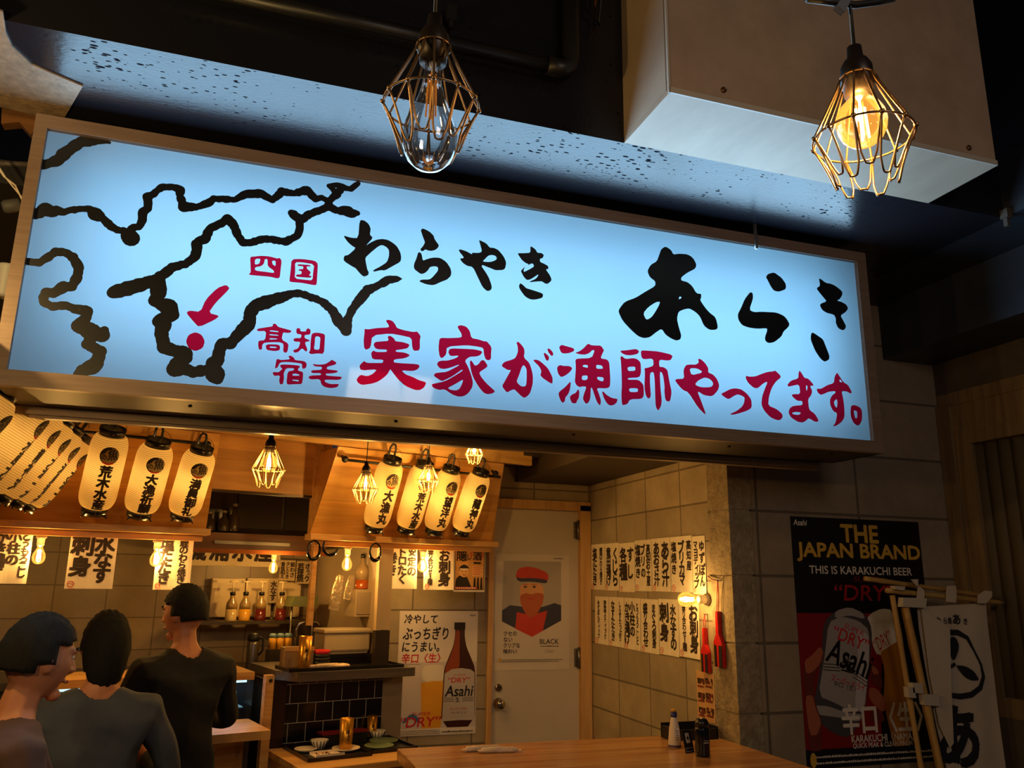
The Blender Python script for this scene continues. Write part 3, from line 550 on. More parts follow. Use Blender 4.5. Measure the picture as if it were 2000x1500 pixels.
# clutter in the dark gap at the left end of the sign
gap = mat('dark_clutter', (40, 36, 36), .8, noise=14, bump=(20, .8))
p = onY(-6, 470, 3.3)
tag(MB().lathe([(.03, 0), (.032, .008), (.032, .11), (.035, .115), (.035, .125)], 20).build('white_pipe_stub', mat('white_plastic', (205, 205, 205), .5), loc=onY(6, 580, 3.35)), 'short white plastic pipe behind the left end of the sign', 'pipe')
q = [onY(x, y, 3.25) for x, y in ((-20, 305), (8, 345), (30, 362), (44, 392), (62, 415))]
o = q[2]
w = thing('white_wires', 'twisted white wires in the dark gap left of the sign', 'cable', o)
MB().tube([v-o for v in q], .0035, 6).build('wire', mat('white_wire', (225, 210, 190), .5), w)
MB().tube([v-o+Vector((.008*math.sin(i*2), .0, .012*math.cos(i*2))) for i, v in enumerate(q)], .003, 6).build('wire', MATS['white_wire'], w)
tag(MB().tube([onY(-30, 318, 3.4), onY(66, 322, 3.4)], .012, 8).build('gap_conduit', mat('grey_conduit', (92, 84, 82), .5)), 'grey conduit crossing the gap left of the sign', 'pipe')
q = onY(40, 225, 3.36)
tag(MB().prism([(-.07, 0, .03), (.06, 0, .01), (.05, 0, -.08), (.0, 0, -.03), (-.06, 0, -.05)], (0, .05, 0)).build('broken_board', wood('splintered_wood', (140, 96, 58), (90, 60, 36)), loc=q), 'splintered brown board under the left end of the beam', 'board')
q = onY(22, 402, 3.38)
tag(MB().lathe([(.02, -.03), (.026, -.02), (.026, .03), (.02, .035)], 14, M=Matrix.Rotation(R(70), 4, 'Y')).build('grey_coupling', mat('grey_plastic', (86, 86, 90), .6), loc=q), 'grey plastic coupling beside the left end of the sign', 'fitting')

# ============================================================ CAGED PENDANT LAMPS
cage_gold = mat('antique_brass_wire', (150, 118, 82), .35, .85)
cage_lit = mat('lit_brass_wire', (206, 176, 120), .4, .3)  # same brass wire, colour lightened as though lit by the bulb inside
sock_m = mat('dark_bronze_socket', (40, 32, 28), .4, .5)
glass_off = thin_glass('clear_bulb_glass', gloss=.5)
glass_on = thin_glass('lit_bulb_glass', (255, 236, 200), .35, glow=(255, 176, 70, .4))
fil_on = emitter('lit_filament', (255, 222, 160), 26)
fil_off = mat('amber_filament', (226, 140, 40), .4, emit=(226, 130, 30, .12))
def cage(mb, k=12, r=.0022):
    """wire guard: collar, flared ribs, a ring at the widest point, looped lower wires"""
    def circ(rad, z, w): mb.tube([(rad*math.cos(2*math.pi*i/40), rad*math.sin(2*math.pi*i/40), z) for i in range(40)], w, 6, closed=True)
    circ(.029, -.052, r); circ(.0805, -.165, r)
    for i in range(k):
        a = 2*math.pi*i/k; c, s = math.cos(a), math.sin(a)
        mb.tube([(c*q, s*q, z) for q, z in ((.029, -.052), (.036, -.072), (.06, -.122), (.079, -.160), (.0815, -.167))], r, 6)
        mb.lathe([(0, -.005), (.0042, -.0025), (.0042, .0025), (0, .005)], 8, M=Matrix.Translation((c*.081, s*.081, -.165)))
    for i in range(k):
        a0, a1 = 2*math.pi*i/k, 2*math.pi*(i+1)/k; am, hf = (a0+a1)/2, (a1-a0)/2; low = .252 if i % 2 == 0 else .236; P = []
        for t in range(19):
            u = 2*t/18-1; q = abs(u); z = -low+(low-.165)*(max(0, q-.22)/.78)**1.15; rad = .046+(.081-.046)*(q**1.7)
            a = am+hf*max(-1, min(1, u*2.4))*(.72+.28*q); P.append((rad*math.cos(a), rad*math.sin(a), z))
        mb.tube(P, r, 6)
    return mb
def pendant(label, loc, cord, lit=True, sc=1.0, rot=0, big=False, power=3.0, group=None, tee=False):
    t = thing('pendant_lamp', label, 'lamp', loc, Matrix.Rotation(rot, 4, 'Z'), group)
    X = Matrix.Scale(sc, 4)
    MB().tube([(0, 0, -.004*sc), (.001, 0, cord*.5), (0, 0, cord)], .0032*max(sc, .8), 8).build('cord', black, t)
    MB().lathe([(.004, .012), (.012, .01), (.0135, -.012), (.02, -.018), (.026, -.03), (.0275, -.062), (.024, -.066), (.0235, -.082), (.0, -.082)], 24, M=X).build('socket', sock_m, t)
    cage(MB(), r=.0019 if sc > .9 else .0023)
    mb = MB(); cage(mb, r=.0019 if sc > .9 else .0026)
    mb.v = [tuple(X @ Vector(p)) for p in mb.v]; mb.build('wire_cage', cage_gold if sc > .95 or big else cage_lit, t)
    if big: pr = [(.0135, -.082), (.0145, -.10), (.017, -.125), (.0235, -.15), (.033, -.175), (.0425, -.20), (.0465, -.222), (.0445, -.245), (.0365, -.264), (.024, -.2765), (.01, -.2815), (0, -.2825)]
    else: pr = [(.0135, -.078), (.0145, -.086), (.022, -.095), (.032, -.106), (.039, -.120), (.0415, -.135), (.039, -.151), (.032, -.165), (.022, -.174), (.010, -.178), (0, -.1785)]
    g = MB().lathe(pr, 28, M=X).build('bulb', glass_on if lit else glass_off, t)
    fm = MB(); z0, z1 = (-.105, -.185) if big else (-.108, -.165)
    for i in range(4):
        a = math.pi/4+i*math.pi/2; q = .0085 if big else .010
        fm.tube([(q*.7*math.cos(a), q*.7*math.sin(a), z0), (q*math.cos(a), q*math.sin(a), z1)], .0016 if big else .0019, 6)
    fm.v = [tuple(X @ Vector(p)) for p in fm.v]; fm.build('filament', fil_on if lit else fil_off, g)
    MB().lathe([(.007, -.08), (.006, -.088), (.0022, -.094), (.0018, z0-.01), (.0, z0-.012)], 12, M=X).build('glass_stem', mat('glass_stem', (214, 210, 200), .2), g)
    if tee: MB().lathe([(.004, -.03), (.012, -.02), (.014, .0), (.02, .008), (.014, .016), (0, .018)], 12, M=Matrix.Translation((0, 0, cord))).build('cord_tee', black, t)
    if lit: lamp('POINT', 'bulb_light', Vector(loc)+Vector((0, 0, -.14*sc)), power, WARM, .012)
    return t
pl = onY(849, 42, 1.2); pendant('unlit caged pendant lamp with clear bulb hanging in front of the sign', pl, .9, lit=False, big=True, rot=.35)
pr_ = onY(1669, 103, .96); pendant('glowing caged pendant lamp hanging in front of the big greige box', pr_, .36, lit=True, sc=.98, rot=.15, power=13, tee=True)
g = 'lit caged pendant lamps inside the bar'
def at_pix(x, y, Y): return onY(x, y, Y)
for x, y, Y, sc, co, lab in ((530, 853, 3.85, .92, .9, 'lit caged lamp hanging alone before the opening between the two lantern boards'),
                             (716, 905, 4.45, .86, .27, 'lit caged lamp hanging before the left end of the lantern bar of the right board'),
                             (838, 896, 4.55, .76, .26, 'lit caged lamp overlapping the second lantern of the right board'),
                             (927, 853, 4.3, .60, .72, 'small lit caged lamp just under the lower edge of the sign')):
    pendant(lab, at_pix(x, y, Y), co, sc=sc, power=9, group=g, tee=(Y in (4.45, 4.55)), rot=x)
# cable that the two lamps hang from: it comes down from the inner ceiling and runs through both tees
t1 = at_pix(716, 905, 4.45)+Vector((0, 0, .27)); t2 = at_pix(838, 896, 4.55)+Vector((0, 0, .26))
a0_, b0_ = onY(560, 826, 4.4), onY(872, 838, 4.6)
q = [Vector((a0_.x-.1, a0_.y, 2.95)), a0_, onY(640, 846, 4.43), t1, t1+(t2-t1)*.35+Vector((0, 0, -.03)), t1+(t2-t1)*.7+Vector((0, 0, -.012)), t2, b0_, Vector((b0_.x+.12, b0_.y, 2.95))]
o = q[3]; t = thing('lamp_cable', 'black cable sagging under the wooden header with the hanging lamps', 'cable', o)
MB().tube([v-o for v in q], .006, 8).build('cable_run', black, t)
MB().tube([v-o+Vector((0, .011, .01*math.sin(i*1.7))) for i, v in enumerate(q)], .0035, 6).build('white_twin', MATS['white_wire'], t)
q = [onY(x, y, .96) for x, y in ((1576, -2), (1622, 4), (1669, 10), (1715, 4), (1745, -2))]
o = q[2]; t = thing('string_light_cable', 'black string light cable with a clip above the glowing lamp', 'cable', o)
MB().tube([v-o for v in q], .006, 8).build('cable_run', black, t)
MB().box(-.03, -.012, -.006, .006, -.035, .01, M=Matrix.Rotation(R(28), 4, 'Y')).build('clip', mat('grey_clip', (84, 86, 92), .5), t)

# ============================================================ KITCHEN STAND: boards, header, ledges
PH = R(26); UPF = (Vector((0, 0, 1))*math.cos(PH)+KN*math.sin(PH)).normalized()   # in-board up of the leaning boards
NF = KU.cross(UPF)                                                                 # outward normal of the boards
NF = NF if NF.dot(KN) > 0 else -NF
LZ = 1.711
panel_w = wood('lantern_board_pine', (210, 158, 84), (178, 122, 54), 'X', scale=1.0, rough=.42, plank=.19, joint=.28)
ledge_w = wood('ledge_pine', (214, 166, 98), (184, 130, 68), 'X', scale=1.2, rough=.42)
def board(name, label, lab2, u0, u1, top, ut0=None, ut1=None):
    """leaning lantern board with its ledge and side cheeks; local x along the stand, z up"""
    b = KP(u0, 0, LZ); t = thing(name, label, 'board', b, KM); L = u1-u0; tu0 = 0 if ut0 is None else ut0-u0; tu1 = L if ut1 is None else ut1-u0
    c, s = math.cos(PH), math.sin(PH)
    MB().prism([(0, 0, .0), (L, 0, .0), (tu1, -s*top, c*top), (tu0, -s*top, c*top)], (0, .02*c, .02*s)).build('face_board', panel_w, t)
    for x, xt in ((0, tu0), (L-.02, tu1-.02)):
        MB().prism([(x, .021, 0), (x, .03+.0, 0), (xt, .05, c*top), (xt, -s*top+.022, c*top)], (.02, 0, 0)).build('side_cheek', ledge_w, t)
    e = thing('ledge_shelf', lab2, 'shelf', b, KM)
    MB().box(-.02, L+.01, -.075, .03, -.034, -.001, bev=.003).build('ledge', ledge_w, e)
    MB().box(.02, L-.02, -.03, .0, -.066, -.035).build('under_batten', ledge_w, e)
    return t
board('lantern_board', 'pine board carrying four paper lanterns right of the kitchen opening', 'pine ledge under the four lanterns with two bulbs and three sheets below', -1.235, 0.0, .54, -1.185, -.06)
board('lantern_board', 'pine board behind the lanterns left of the kitchen opening', 'pine ledge under the three lanterns of the left board', -2.80, -1.815, .54, -2.60, -1.845)
hb = thing('header_beam', 'long pine header beam above both lantern boards under the sign', 'beam', KP(-2.62, .275, 2.2), KM)
MB().box(0, 2.75, 0, .035, 0, .10).build('beam_board', ledge_w, hb)
MB().box(0, 2.74, .036, .33, .08, .10).build('top_board', ledge_w, hb)
flat = thing('recess_wall', 'flat pine panel with post above the kitchen opening between the boards', 'panel', KP(-1.9, -.09, 1.94), KM)
MB().box(.0, .80, 0, .02, 0, .36).build('pine_panel', wood('recess_pine', (206, 154, 86), (174, 120, 58), 'X', rough=.45, plank=.115, joint=.2), flat)
MB().box(0, .80, -.008, .03, -.014, .0).build('steel_strip', mat('dark_strip', (60, 44, 30), .35, .6), flat)
MB().box(.69, .74, -.03, .03, -.24, .36).build('post', ledge_w, flat)
# board on the left side, running towards the alley, with the row of lanterns in front of it
lup = Vector((math.sin(R(30)), 0, math.cos(R(30))))
sb = thing('side_board', 'pine side board behind the slanting row of lanterns at the far left', 'board', (-1.13, 2.6, 1.70))
MB().prism([(0, 0, 0), (0, 1.80, 0), (lup.x*.6, 1.80, lup.z*.6), (lup.x*.6, 0, lup.z*.6)], (-.02, 0, .012)).build('face_board', wood('side_board_pine', (210, 158, 84), (178, 122, 54), 'Y', rough=.42), sb)
MB().box(-.03, .05, 0, 1.80, -.03, 0).build('ledge', ledge_w, sb)

# lantern bars with flanges
def bar(label, a, b, fl):
    o = a; t = thing('lantern_bar', label, 'rail', o)
    d = b-a; MB().tube([(0, 0, 0), d*.5, d], .0085, 10).build('rod', black, t)
    for p in fl:
        MB().ball(p-o, .02, seg=12, ring=8).tube([p-o, p-o-NF*.05], .009, 8).build('bar_bracket', black, t)
def onB(x, y, off):   # point on the plane `off` in front of the leaning boards
    P = KO+Vector((0, 0, LZ))+NF*off; v = ray(x, y); return CAM + v*((P-CAM).dot(NF)/v.dot(NF))
bar('black rod holding the four lanterns of the right board', onB(674, 898, .06), onB(977, 932, .06), [onB(674, 897, .06), onB(968, 925, .06)])
bar('black rod behind the three lanterns of the left board', onB(150, 842, .03), onB(410, 868, .03), [onB(405, 868, .03)])

# ============================================================ PAPER LANTERNS
def lantern_paper():
    m = bpy.data.materials.new('lantern_paper'); m.use_nodes = True; nt = m.node_tree; nt.nodes.clear(); N = nt.nodes.new; L = nt.links.new
    o = N('ShaderNodeOutputMaterial'); tr = N('ShaderNodeBsdfTranslucent'); df = N('ShaderNodeBsdfDiffuse'); mx = N('ShaderNodeMixShader'); mx.inputs[0].default_value = .42
    tc = N('ShaderNodeTexCoord'); sx = N('ShaderNodeSeparateXYZ'); L(tc.outputs['Object'], sx.inputs[0])
    a = N('ShaderNodeMath'); a.operation = 'MULTIPLY'; a.inputs[1].default_value = 1/.0092; L(sx.outputs[2], a.inputs[0])
    f = N('ShaderNodeMath'); f.operation = 'FRACT'; L(a.outputs[0], f.inputs[0]); c = N('ShaderNodeMath'); c.operation = 'LESS_THAN'; c.inputs[1].default_value = .2; L(f.outputs[0], c.inputs[0])
    m2 = N('ShaderNodeMix'); m2.data_type = 'RGBA'; m2.inputs[6].default_value = lin((252, 226, 160)); m2.inputs[7].default_value = lin((196, 160, 96)); L(c.outputs[0], m2.inputs[0])
    L(m2.outputs[2], tr.inputs[0]); L(m2.outputs[2], df.inputs[0]); L(tr.outputs[0], mx.inputs[1]); L(df.outputs[0], mx.inputs[2]); L(mx.outputs[0], o.inputs[0]); return m
lan_m = lantern_paper()
lac = mat('black_lacquer', (18, 15, 14), .28)
red_ink = mat('red_ink', (214, 48, 26), .7)
LR, LH = .094, .395       # body radius and height; local z runs up the lantern, -y faces out
def lprof():
    P = []; n = 86
    for i in range(n+1):
        f = i/n; z = LH*f; e = min(f, 1-f)/.2
        r = LR if e >= 1 else .062+(LR-.062)*math.sqrt(max(0, 1-(1-e)**2))
        P.append((r-(.0008 if i % 2 else 0), z))
    return P
LP = lprof()
def lrad(z):
    f = max(0, min(1, z/LH)); e = min(f, 1-f)/.2
    return LR if e >= 1 else .062+(LR-.062)*math.sqrt(max(0, 1-(1-e)**2))
def strips(me):   # cut a flat print into narrow strips so that it bends round the lantern
    bm = bmesh.new(); bm.from_mesh(me)
    for i in range(-9, 10):
        bmesh.ops.bisect_plane(bm, geom=list(bm.verts)+list(bm.edges)+list(bm.faces), plane_co=(i*.009, 0, 0), plane_no=(1, 0, 0))
    bm.to_mesh(me); bm.free(); return me
def wrap(me, d=.0012):
    for v in me.vertices:
        x, l, z = v.co.x, v.co.y, v.co.z; r = lrad(z)+d+l; a = x/LR; v.co = (r*math.sin(a), -r*math.cos(a), z)
    me.update(); return me
def lprint(build, name):
    a = Art(); build(a); me = a.mesh(name, lambda x, y, l: (x, l, y), d=.00012, base=0); return wrap(strips(me))
def emblem(a):
    y = .308
    a.disc(0, y, .047, ink); a.disc(.002, y-.001, .0428, lan_m2)
    a.poly([(-.043, y+.0), (-.038, y+.024), (-.02, y+.041), (.004, y+.046), (.0, y+.034), (-.016, y+.026), (-.024, y+.012)], ink, 1)
    a.text('三', -.036, y+.004, .016, ink, bold=.03); a.text('の', -.036, y-.021, .022, ink, bold=.04)
    a.text('魚', -.006, y-.024, .062, ink, w=.05, bold=.035, rot=.12)
    a.ring(0, y, .047, .009, red_ink, 14, 235, 305)
lan_m2 = mat('lantern_print_ground', (250, 226, 172), .9)
lan_m2 = lan_m
me_body = MB().lathe(LP, 40).mesh('lantern_body', lan_m)
# open ends: keep the lathe as a shell
bm = bmesh.new(); bm.from_mesh(me_body); bmesh.ops.delete(bm, geom=[f for f in bm.faces if len(f.verts) > 4], context='FACES_ONLY'); bm.to_mesh(me_body); bm.free()
def ringmesh(z0, z1, r, nm):
    n = 32; mb = MB(); mb.lathe([(r, z0), (r+.0022, z0), (r+.0022, z1), (r, z1)], n)
    mb.f = [f for f in mb.f if len(f) == 4]; mb.m = mb.m[:len(mb.f)]; mb.sm = mb.sm[:len(mb.f)]
    mb.f += [(3*n+k, 3*n+(k+1) % n, (k+1) % n, k) for k in range(n)]; mb.m += [0]*n; mb.sm += [False]*n
    return mb
me_top = ringmesh(LH-.004, LH+.038, .0625, 't').mesh('top_ring', lac)
mbt = ringmesh(-.038, .004, .0625, 'b'); mbt.lathe([(.0, -.03), (.06, -.03), (.06, -.034), (0, -.034)], 24); me_bot = mbt.mesh('bottom_ring', lac)
me_rivet2 = MB().ball((0, -.0655, -.017), .003, seg=8, ring=6).mesh('rivet', mat('brass_rivet', (196, 130, 100), .3, .9))
me_rivet = MB().ball((0, -.0655, LH+.017), .0035, seg=8, ring=6).mesh('rivet', mat('brass_rivet', (196, 130, 100), .3, .9))
me_feet = [MB().tube(q, .0045, 6).mesh('foot', lac) for q in ([(-.052, -.036, -.034), (-.060, -.046, -.047)], [(.052, -.036, -.034), (.060, -.046, -.047)], [(0, .06, -.034), (0, .066, -.047)])]
me_wire = MB().tube([(.066*math.cos(a), 0, LH+.02+.075*math.sin(a)) for a in [math.pi*i/20 for i in range(21)]], .0015, 6).mesh('wire_handle', mat('dark_wire', (70, 46, 26), .4, .6))
hp = [(.008+.0*i, .012, LH+.0) for i in range(1)] + [(.012, .012, LH+.05), (.012, .014, LH+.085), (.004, .02, LH+.11), (-.012, .028, LH+.112), (-.022, .034, LH+.09), (-.022, .036, LH+.04)]
me_loop = MB().tube(hp, .0075, 8).mesh('hanger_loop', black)
me_bulb = MB().ball((0, 0, LH*.52), .02, .02, .028, seg=12, ring=8).tube([(0, 0, LH*.58), (0, 0, LH*.86)], .011, 8).mesh('inner_bulb', emitter('lantern_bulb', (255, 214, 150), 3))
def lantern(label, foot, M, textc, rad, ln, group, power=1.8):
    """foot: centre of the underside; M columns = right, back, up"""
    sxy = rad/LR; sz = ln/(LH+.076)
    t = thing('paper_lantern', label, 'lantern', foot, M, group)
    T = Matrix.Diagonal((sxy, sxy, sz)).to_4x4() @ Matrix.Translation((0, 0, .038))
    def part(nm, me, par=None):
        m2 = me.copy(); m2.transform(T); m2.name = nm; o = bpy.data.objects.new(nm, m2); COL.objects.link(o); o.parent = par or t; return o
    b = part('lantern_body', me_body); tr = part('top_ring', me_top); br = part('bottom_ring', me_bot); part('rivet', me_rivet, tr); part('rivet', me_rivet2, br); [part('foot', q, br) for q in me_feet]; part('wire_handle', me_wire); part('hanger_loop', me_loop); part('bulb', me_bulb, b)
    part('crest', lprint(emblem, 'crest'), b)
    n = len(textc); cs = .060 if n > 3 else .068; pitch = .0605 if n > 3 else .073
    part('lettering', lprint(lambda a: a.vert(textc, 0, .254 if n > 3 else .250, cs, ink, pitch, bold=.08), 'lettering'), b)
    ax = M @ Vector((0, 0, 1)); L = lamp('POINT', 'lantern_light', Vector(foot)+ax*ln*.52, power, (1.0, .64, .22), .025); return t
LMf = frame(KU, -NF, UPF)                                  # lanterns lie along the leaning boards
def tilt(M, a): return M @ Matrix.Rotation(a, 3, 'Y')
gm, gr, gl = 'lanterns on the left board', 'lanterns on the right board', 'lanterns in the slanting side row'
def place(lab, foot_px, top_px, txt, rad, g, off):
    a, b = onB(*foot_px, off), onB(*top_px, off); up = (b-a).normalized(); right = (KU-up*KU.dot(up)).normalized(); back = up.cross(right)
    return lantern(lab, a, frame(right, back, up), txt, rad, (b-a).length, g)
place('left-board paper lantern reading 荒木水産, nearest the slanting side row', (183, 1002), (222, 835), '荒木水産', .086, gm, .105)
place('middle paper lantern of the left board, reading 大漁祈願', (271, 1008), (311, 858), '大漁祈願', .086, gm, .105)
place('left-board paper lantern reading 満員御礼, at the kitchen opening', (354, 1012), (396, 872), '満員御礼', .083, gm, .105)
place('paper lantern reading 大漁丸 at the left end of the right board', (729, 1036), (768, 893), '大漁丸', .080, gr, .095)
place('right-board paper lantern reading 荒木水産, half behind a hanging caged lamp', (792, 1038), (831, 902), '荒木水産', .078, gr, .095)
place('right-board paper lantern reading 望洋丸, third along its rod', (846, 1041), (883, 911), '望洋丸', .077, gr, .095)
place('paper lantern reading 龍神丸 at the right end of the right board', (899, 1043), (941, 917), '龍神丸', .077, gr, .095)
# slanting row at the left: facing the dining room, leaning towards it
lout = Vector((lup.z, 0, -lup.x))
names = ['望洋丸', '水産大漁', '龍神丸', '大漁一本', '満員御礼', '大漁一本']
labs = ['paper lantern of the side row nearest the alley, cut off by the picture edge', 'second paper lantern of the slanting side row, partly hidden by the first', 'third paper lantern of the slanting side row', 'fourth paper lantern of the slanting side row', 'fifth paper lantern of the slanting side row', 'innermost paper lantern of the slanting side row, next to the left board']
LB = Vector((-.965, 0, 1.763))
for i in range(6):
    y = 4.33-.225*(5-i)
    lantern(labs[i], Vector((LB.x-(.07 if i == 0 else 0), y, LB.z-(.03 if i == 0 else 0))), frame(Vector((0, 1, 0)), -lout, lup), names[i], .09, .425, gl, power=1.6)
bar('black rod along the slanting side row of lanterns', Vector((-.74, 3.45, 2.20)), Vector((-.74, 4.42, 2.20)), [])

# ============================================================ BARE BULBS, PAPERS, POSTERS
def bare_bulb(label, loc, M, group=None, sc=1.0, power=2.6, deep=False):
    """local -z: the way the bulb points"""
    t = thing('bare_bulb_lamp', label, 'lamp', loc, M, group); X = Matrix.Scale(sc, 4)
    MB().lathe([(.024, 0), (.024, -.012), (.0175, -.014), (.0165, -.045), (.0145, -.048), (0, -.048)], 20, M=X).build('socket', mat('grey_porcelain', (150, 136, 116), .4), t)
    g = MB().lathe([(.012, -.046), (.0135, -.06), (.02, -.073), (.0275, -.088), (.030, -.103), (.0275, -.119), (.0195, -.131), (.008, -.1365), (0, -.137)], 24, M=X).build('bulb', glass_on, t)
    fm = MB()
    for i in range(4):
        a = i*math.pi/2+.4; fm.tube([X @ Vector((.006*math.cos(a), .006*math.sin(a), -.068)), X @ Vector((.0085*math.cos(a), .0085*math.sin(a), -.112))], .0022*sc, 6)
    fm.build('filament', fil_on, g)
    lamp('POINT', 'bulb_light', Vector(loc)+(M.to_3x3() @ Vector((0, 0, -.092*sc)) if M is not None else Vector((0, 0, -.092*sc))), power, WARM, .014); return t
gb = 'bare bulbs under the lantern boards'
for x, y, lab in ((86, 1018, 'bare glowing bulb under the left ledge beside the first menu sheet'), (311, 1034, 'bare glowing bulb under the left ledge beside the right-hand menu sheet'),
                  (681, 1047, 'bare glowing bulb under the right ledge in front of the kitchen'), (827, 1057, 'bare glowing bulb under the right ledge between two menu sheets')):
    u, z = onW(x, y, -.008); bare_bulb(lab, KP(u, -.008, LZ-.066), None, gb, 1.0, 11)
u, z = onW(536, 1080, -.75); bare_bulb('small glowing bulb deep inside the kitchen under the hood', KP(u, -.75, z), None, None, .95, 9)
q = onX(1383, 1171, WX); bare_bulb('bare glowing bulb on the block wall between the two rows of menu sheets', (WX, q.y, q.z), frame(Vector((0, 1, 0)), Vector((0, 0, 1)), Vector((1, 0, 0))), None, 1.3, 8)

seal_red = mat('seal_red', (206, 70, 44), .8)
def sheet(name, label, cat, org, Rv, w, h, fn, group=None, m=None, curl=0.0):
    """hanging sheet: org = bottom left corner, Rv = right; local x right, z up, -y out"""
    Rv = Vector(Rv).normalized(); t = thing(name, label, cat, org, frame(Rv, Vector((0, 0, 1)).cross(Rv), Vector((0, 0, 1))), group)
    n = 10; mb = MB(); f = lambda x, z: -curl*(.5+.5*math.cos(x/w*5+1))*max(0, 1-z/h)**1.5
    V = []; Fc = []
    for s_ in (0, 1):
        for j in range(n+1):
            for i in range(n+1): x, z = w*i/n, h*j/n; V.append((x, f(x, z)-.0008+.0008*s_, z))
    k = (n+1)**2
    for j in range(n):
        for i in range(n):
            a = j*(n+1)+i; Fc += [(a, a+1, a+n+2, a+n+1), (k+a, k+a+n+1, k+a+n+2, k+a+1)]
    ed = [i for i in range(n+1)]+[j*(n+1)+n for j in range(1, n+1)]+[n*(n+1)+i for i in range(n-1, -1, -1)]+[j*(n+1) for j in range(n-1, 0, -1)]
    for i, a in enumerate(ed): b = ed[(i+1) % len(ed)]; Fc.append((b, a, k+a, k+b))
    mb.add(V, Fc, smooth=False); mb.build('sheet', m or paper, t)
    a = Art(); fn(a, w, h); o = a.build('writing', t, fn=lambda x, y, l: (x, f(x, y)-.0012-l, y), d=.00008, base=0); return t
def menu(cols, seal=True, sizes=None):
    def fn(a, w, h):
        n = len(cols); mx = .03*w; x = w-mx
        ws = sizes or [1]*n; tot = sum(ws)
        for c, k in zip(cols, ws):
            cw = (w-2*mx)*k/tot; x -= cw/2; L = len(c); cs = min(cw*.98, (h*.80)/L*1.12); pitch = min(h*.80/L, cs*1.06)
            y0 = h*.92-(0 if L*pitch > h*.6 else h*.06*(cols.index(c)))
            a.vert(c, x, y0, cs, ink, pitch, bold=.07, jig=.12); x -= cw/2
        if seal:
            sx, sy = w*.12, h*.075; a.ring(sx, sy, w*.075, w*.018, seal_red, 14); a.stroke([(sx-w*.05, sy+.004, 0), (sx+w*.05, sy, 0)], seal_red, .003); a.stroke([(sx-w*.04, sy-w*.1, 0), (sx+w*.09, sy-w*.1, 0)], seal_red, .002)
    return fn
# sheets hanging from the two ledges
def ledge_sheet(label, x0, x1, y0, y1, fn, w_=-.035, name='menu_sheet', cat='menu', m=None, curl=.012, group='menu sheets hanging from the ledges'):
    u0, z1 = onW(x0, y0, w_); u1, _ = onW(x1, y0, w_); _, z0 = onW((x0+x1)/2, y1, w_); z1 = min(z1, LZ-.03)
    return sheet(name, label, cat, KP(u0, w_, z0), KU, u1-u0, z1-z0, fn, group, m, curl)
ledge_sheet('menu sheet reading とうもろこし小柱の at the far left under the ledge', -8, 70, 1012, 1140, menu(['とうもろこし', '小柱の', 'かき揚げ'], True, [.8, 1, 1.2]))
ledge_sheet('menu sheet under the left ledge between two bare bulbs', 143, 235, 1020, 1150, menu(['水なす', '刺身']))
ledge_sheet('menu sheet reading 鰹のわら焼き塩 at the right end of the left ledge', 312, 382, 1026, 1152, menu(['鰹のわら焼き', '塩たたき'], True, [1, 1]))
ledge_sheet('menu sheet reading 安定のトロたく巻き under the right ledge', 756, 816, 1050, 1150, menu(['安定の', 'トロたく', '巻き'], True, [.9, 1.1, 1.1]))
ledge_sheet('menu sheet reading お刺身盛り合わせ3種 hanging under the right ledge', 829, 887, 1056, 1152, menu(['お刺身', '盛り合わせ3種'], True, [1.2, .8]))
kraft = mat('kraft_poster', (214, 160, 92), .75, noise=8, rgb2=(204, 148, 80)); skin_print = mat('printed_skin', (224, 168, 110), .75); dark_print = mat('dark_print', (34, 24, 20), .7)
def sake_poster(a, w, h):
    a.rect(w*.02, h*.04, w*.98, h*.96, dark_print); a.rect(w*.04, h*.055, w*.96, h*.945, kraft)
    a.ring(w*.72, h*.8, w*.2, w*.03, seal_red, 20, -40, 200)
    a.text('隠', w*.08, h*.67, h*.21, dark_print, w=w*.32, bold=.05); a.text('し', w*.42, h*.7, h*.12, dark_print, bold=.04); a.text('酒', w*.60, h*.69, h*.18, dark_print, w=w*.28, bold=.05)
    a.rect(w*.62, h*.61, w*.86, h*.655, dark_print)
    a.poly([(w*.05, h*.06), (w*.06, h*.28), (w*.2, h*.36), (w*.42, h*.33), (w*.5, h*.2), (w*.6, h*.06)], dark_print, 1)
    a.disc(w*.32, h*.43, w*.15, skin_print, h*.115); a.poly([(w*.15, h*.45), (w*.18, h*.55), (w*.32, h*.6), (w*.46, h*.55), (w*.48, h*.46), (w*.32, h*.5)], dark_print, 1)
    a.rect(w*.18, h*.475, w*.46, h*.505, paper); a.ring(w*.33, h*.40, w*.06, w*.015, dark_print, 10, 200, 340)
    for x in (.26, .38): a.disc(w*x, h*.44, w*.015, dark_print)
    a.rect(w*.58, h*.34, w*.93, h*.56, skin_print)
    for i in range(4): a.rect(w*.61, h*(.52-.045*i), w*(.88-.05*(i % 2)), h*(.532-.045*i), seal_red)
    for i in range(3): a.poly([(w*(.62+.11*i), h*.06), (w*(.64+.11*i), h*.3), (w*(.69+.11*i), h*.32), (w*(.71+.11*i), h*.06)], dark_print)
    a.rect(w*.06, h*.06, w*.75, h*.105, seal_red)
    for i in range(9): a.rect(w*(.09+.07*i), h*.07, w*(.135+.07*i), h*.095, paper)
ledge_sheet('brown 隠し酒 poster with a smiling cook under the right ledge', 888, 948, 1064, 1156, sake_poster, name='sake_poster', cat='poster', curl=0, group=None)
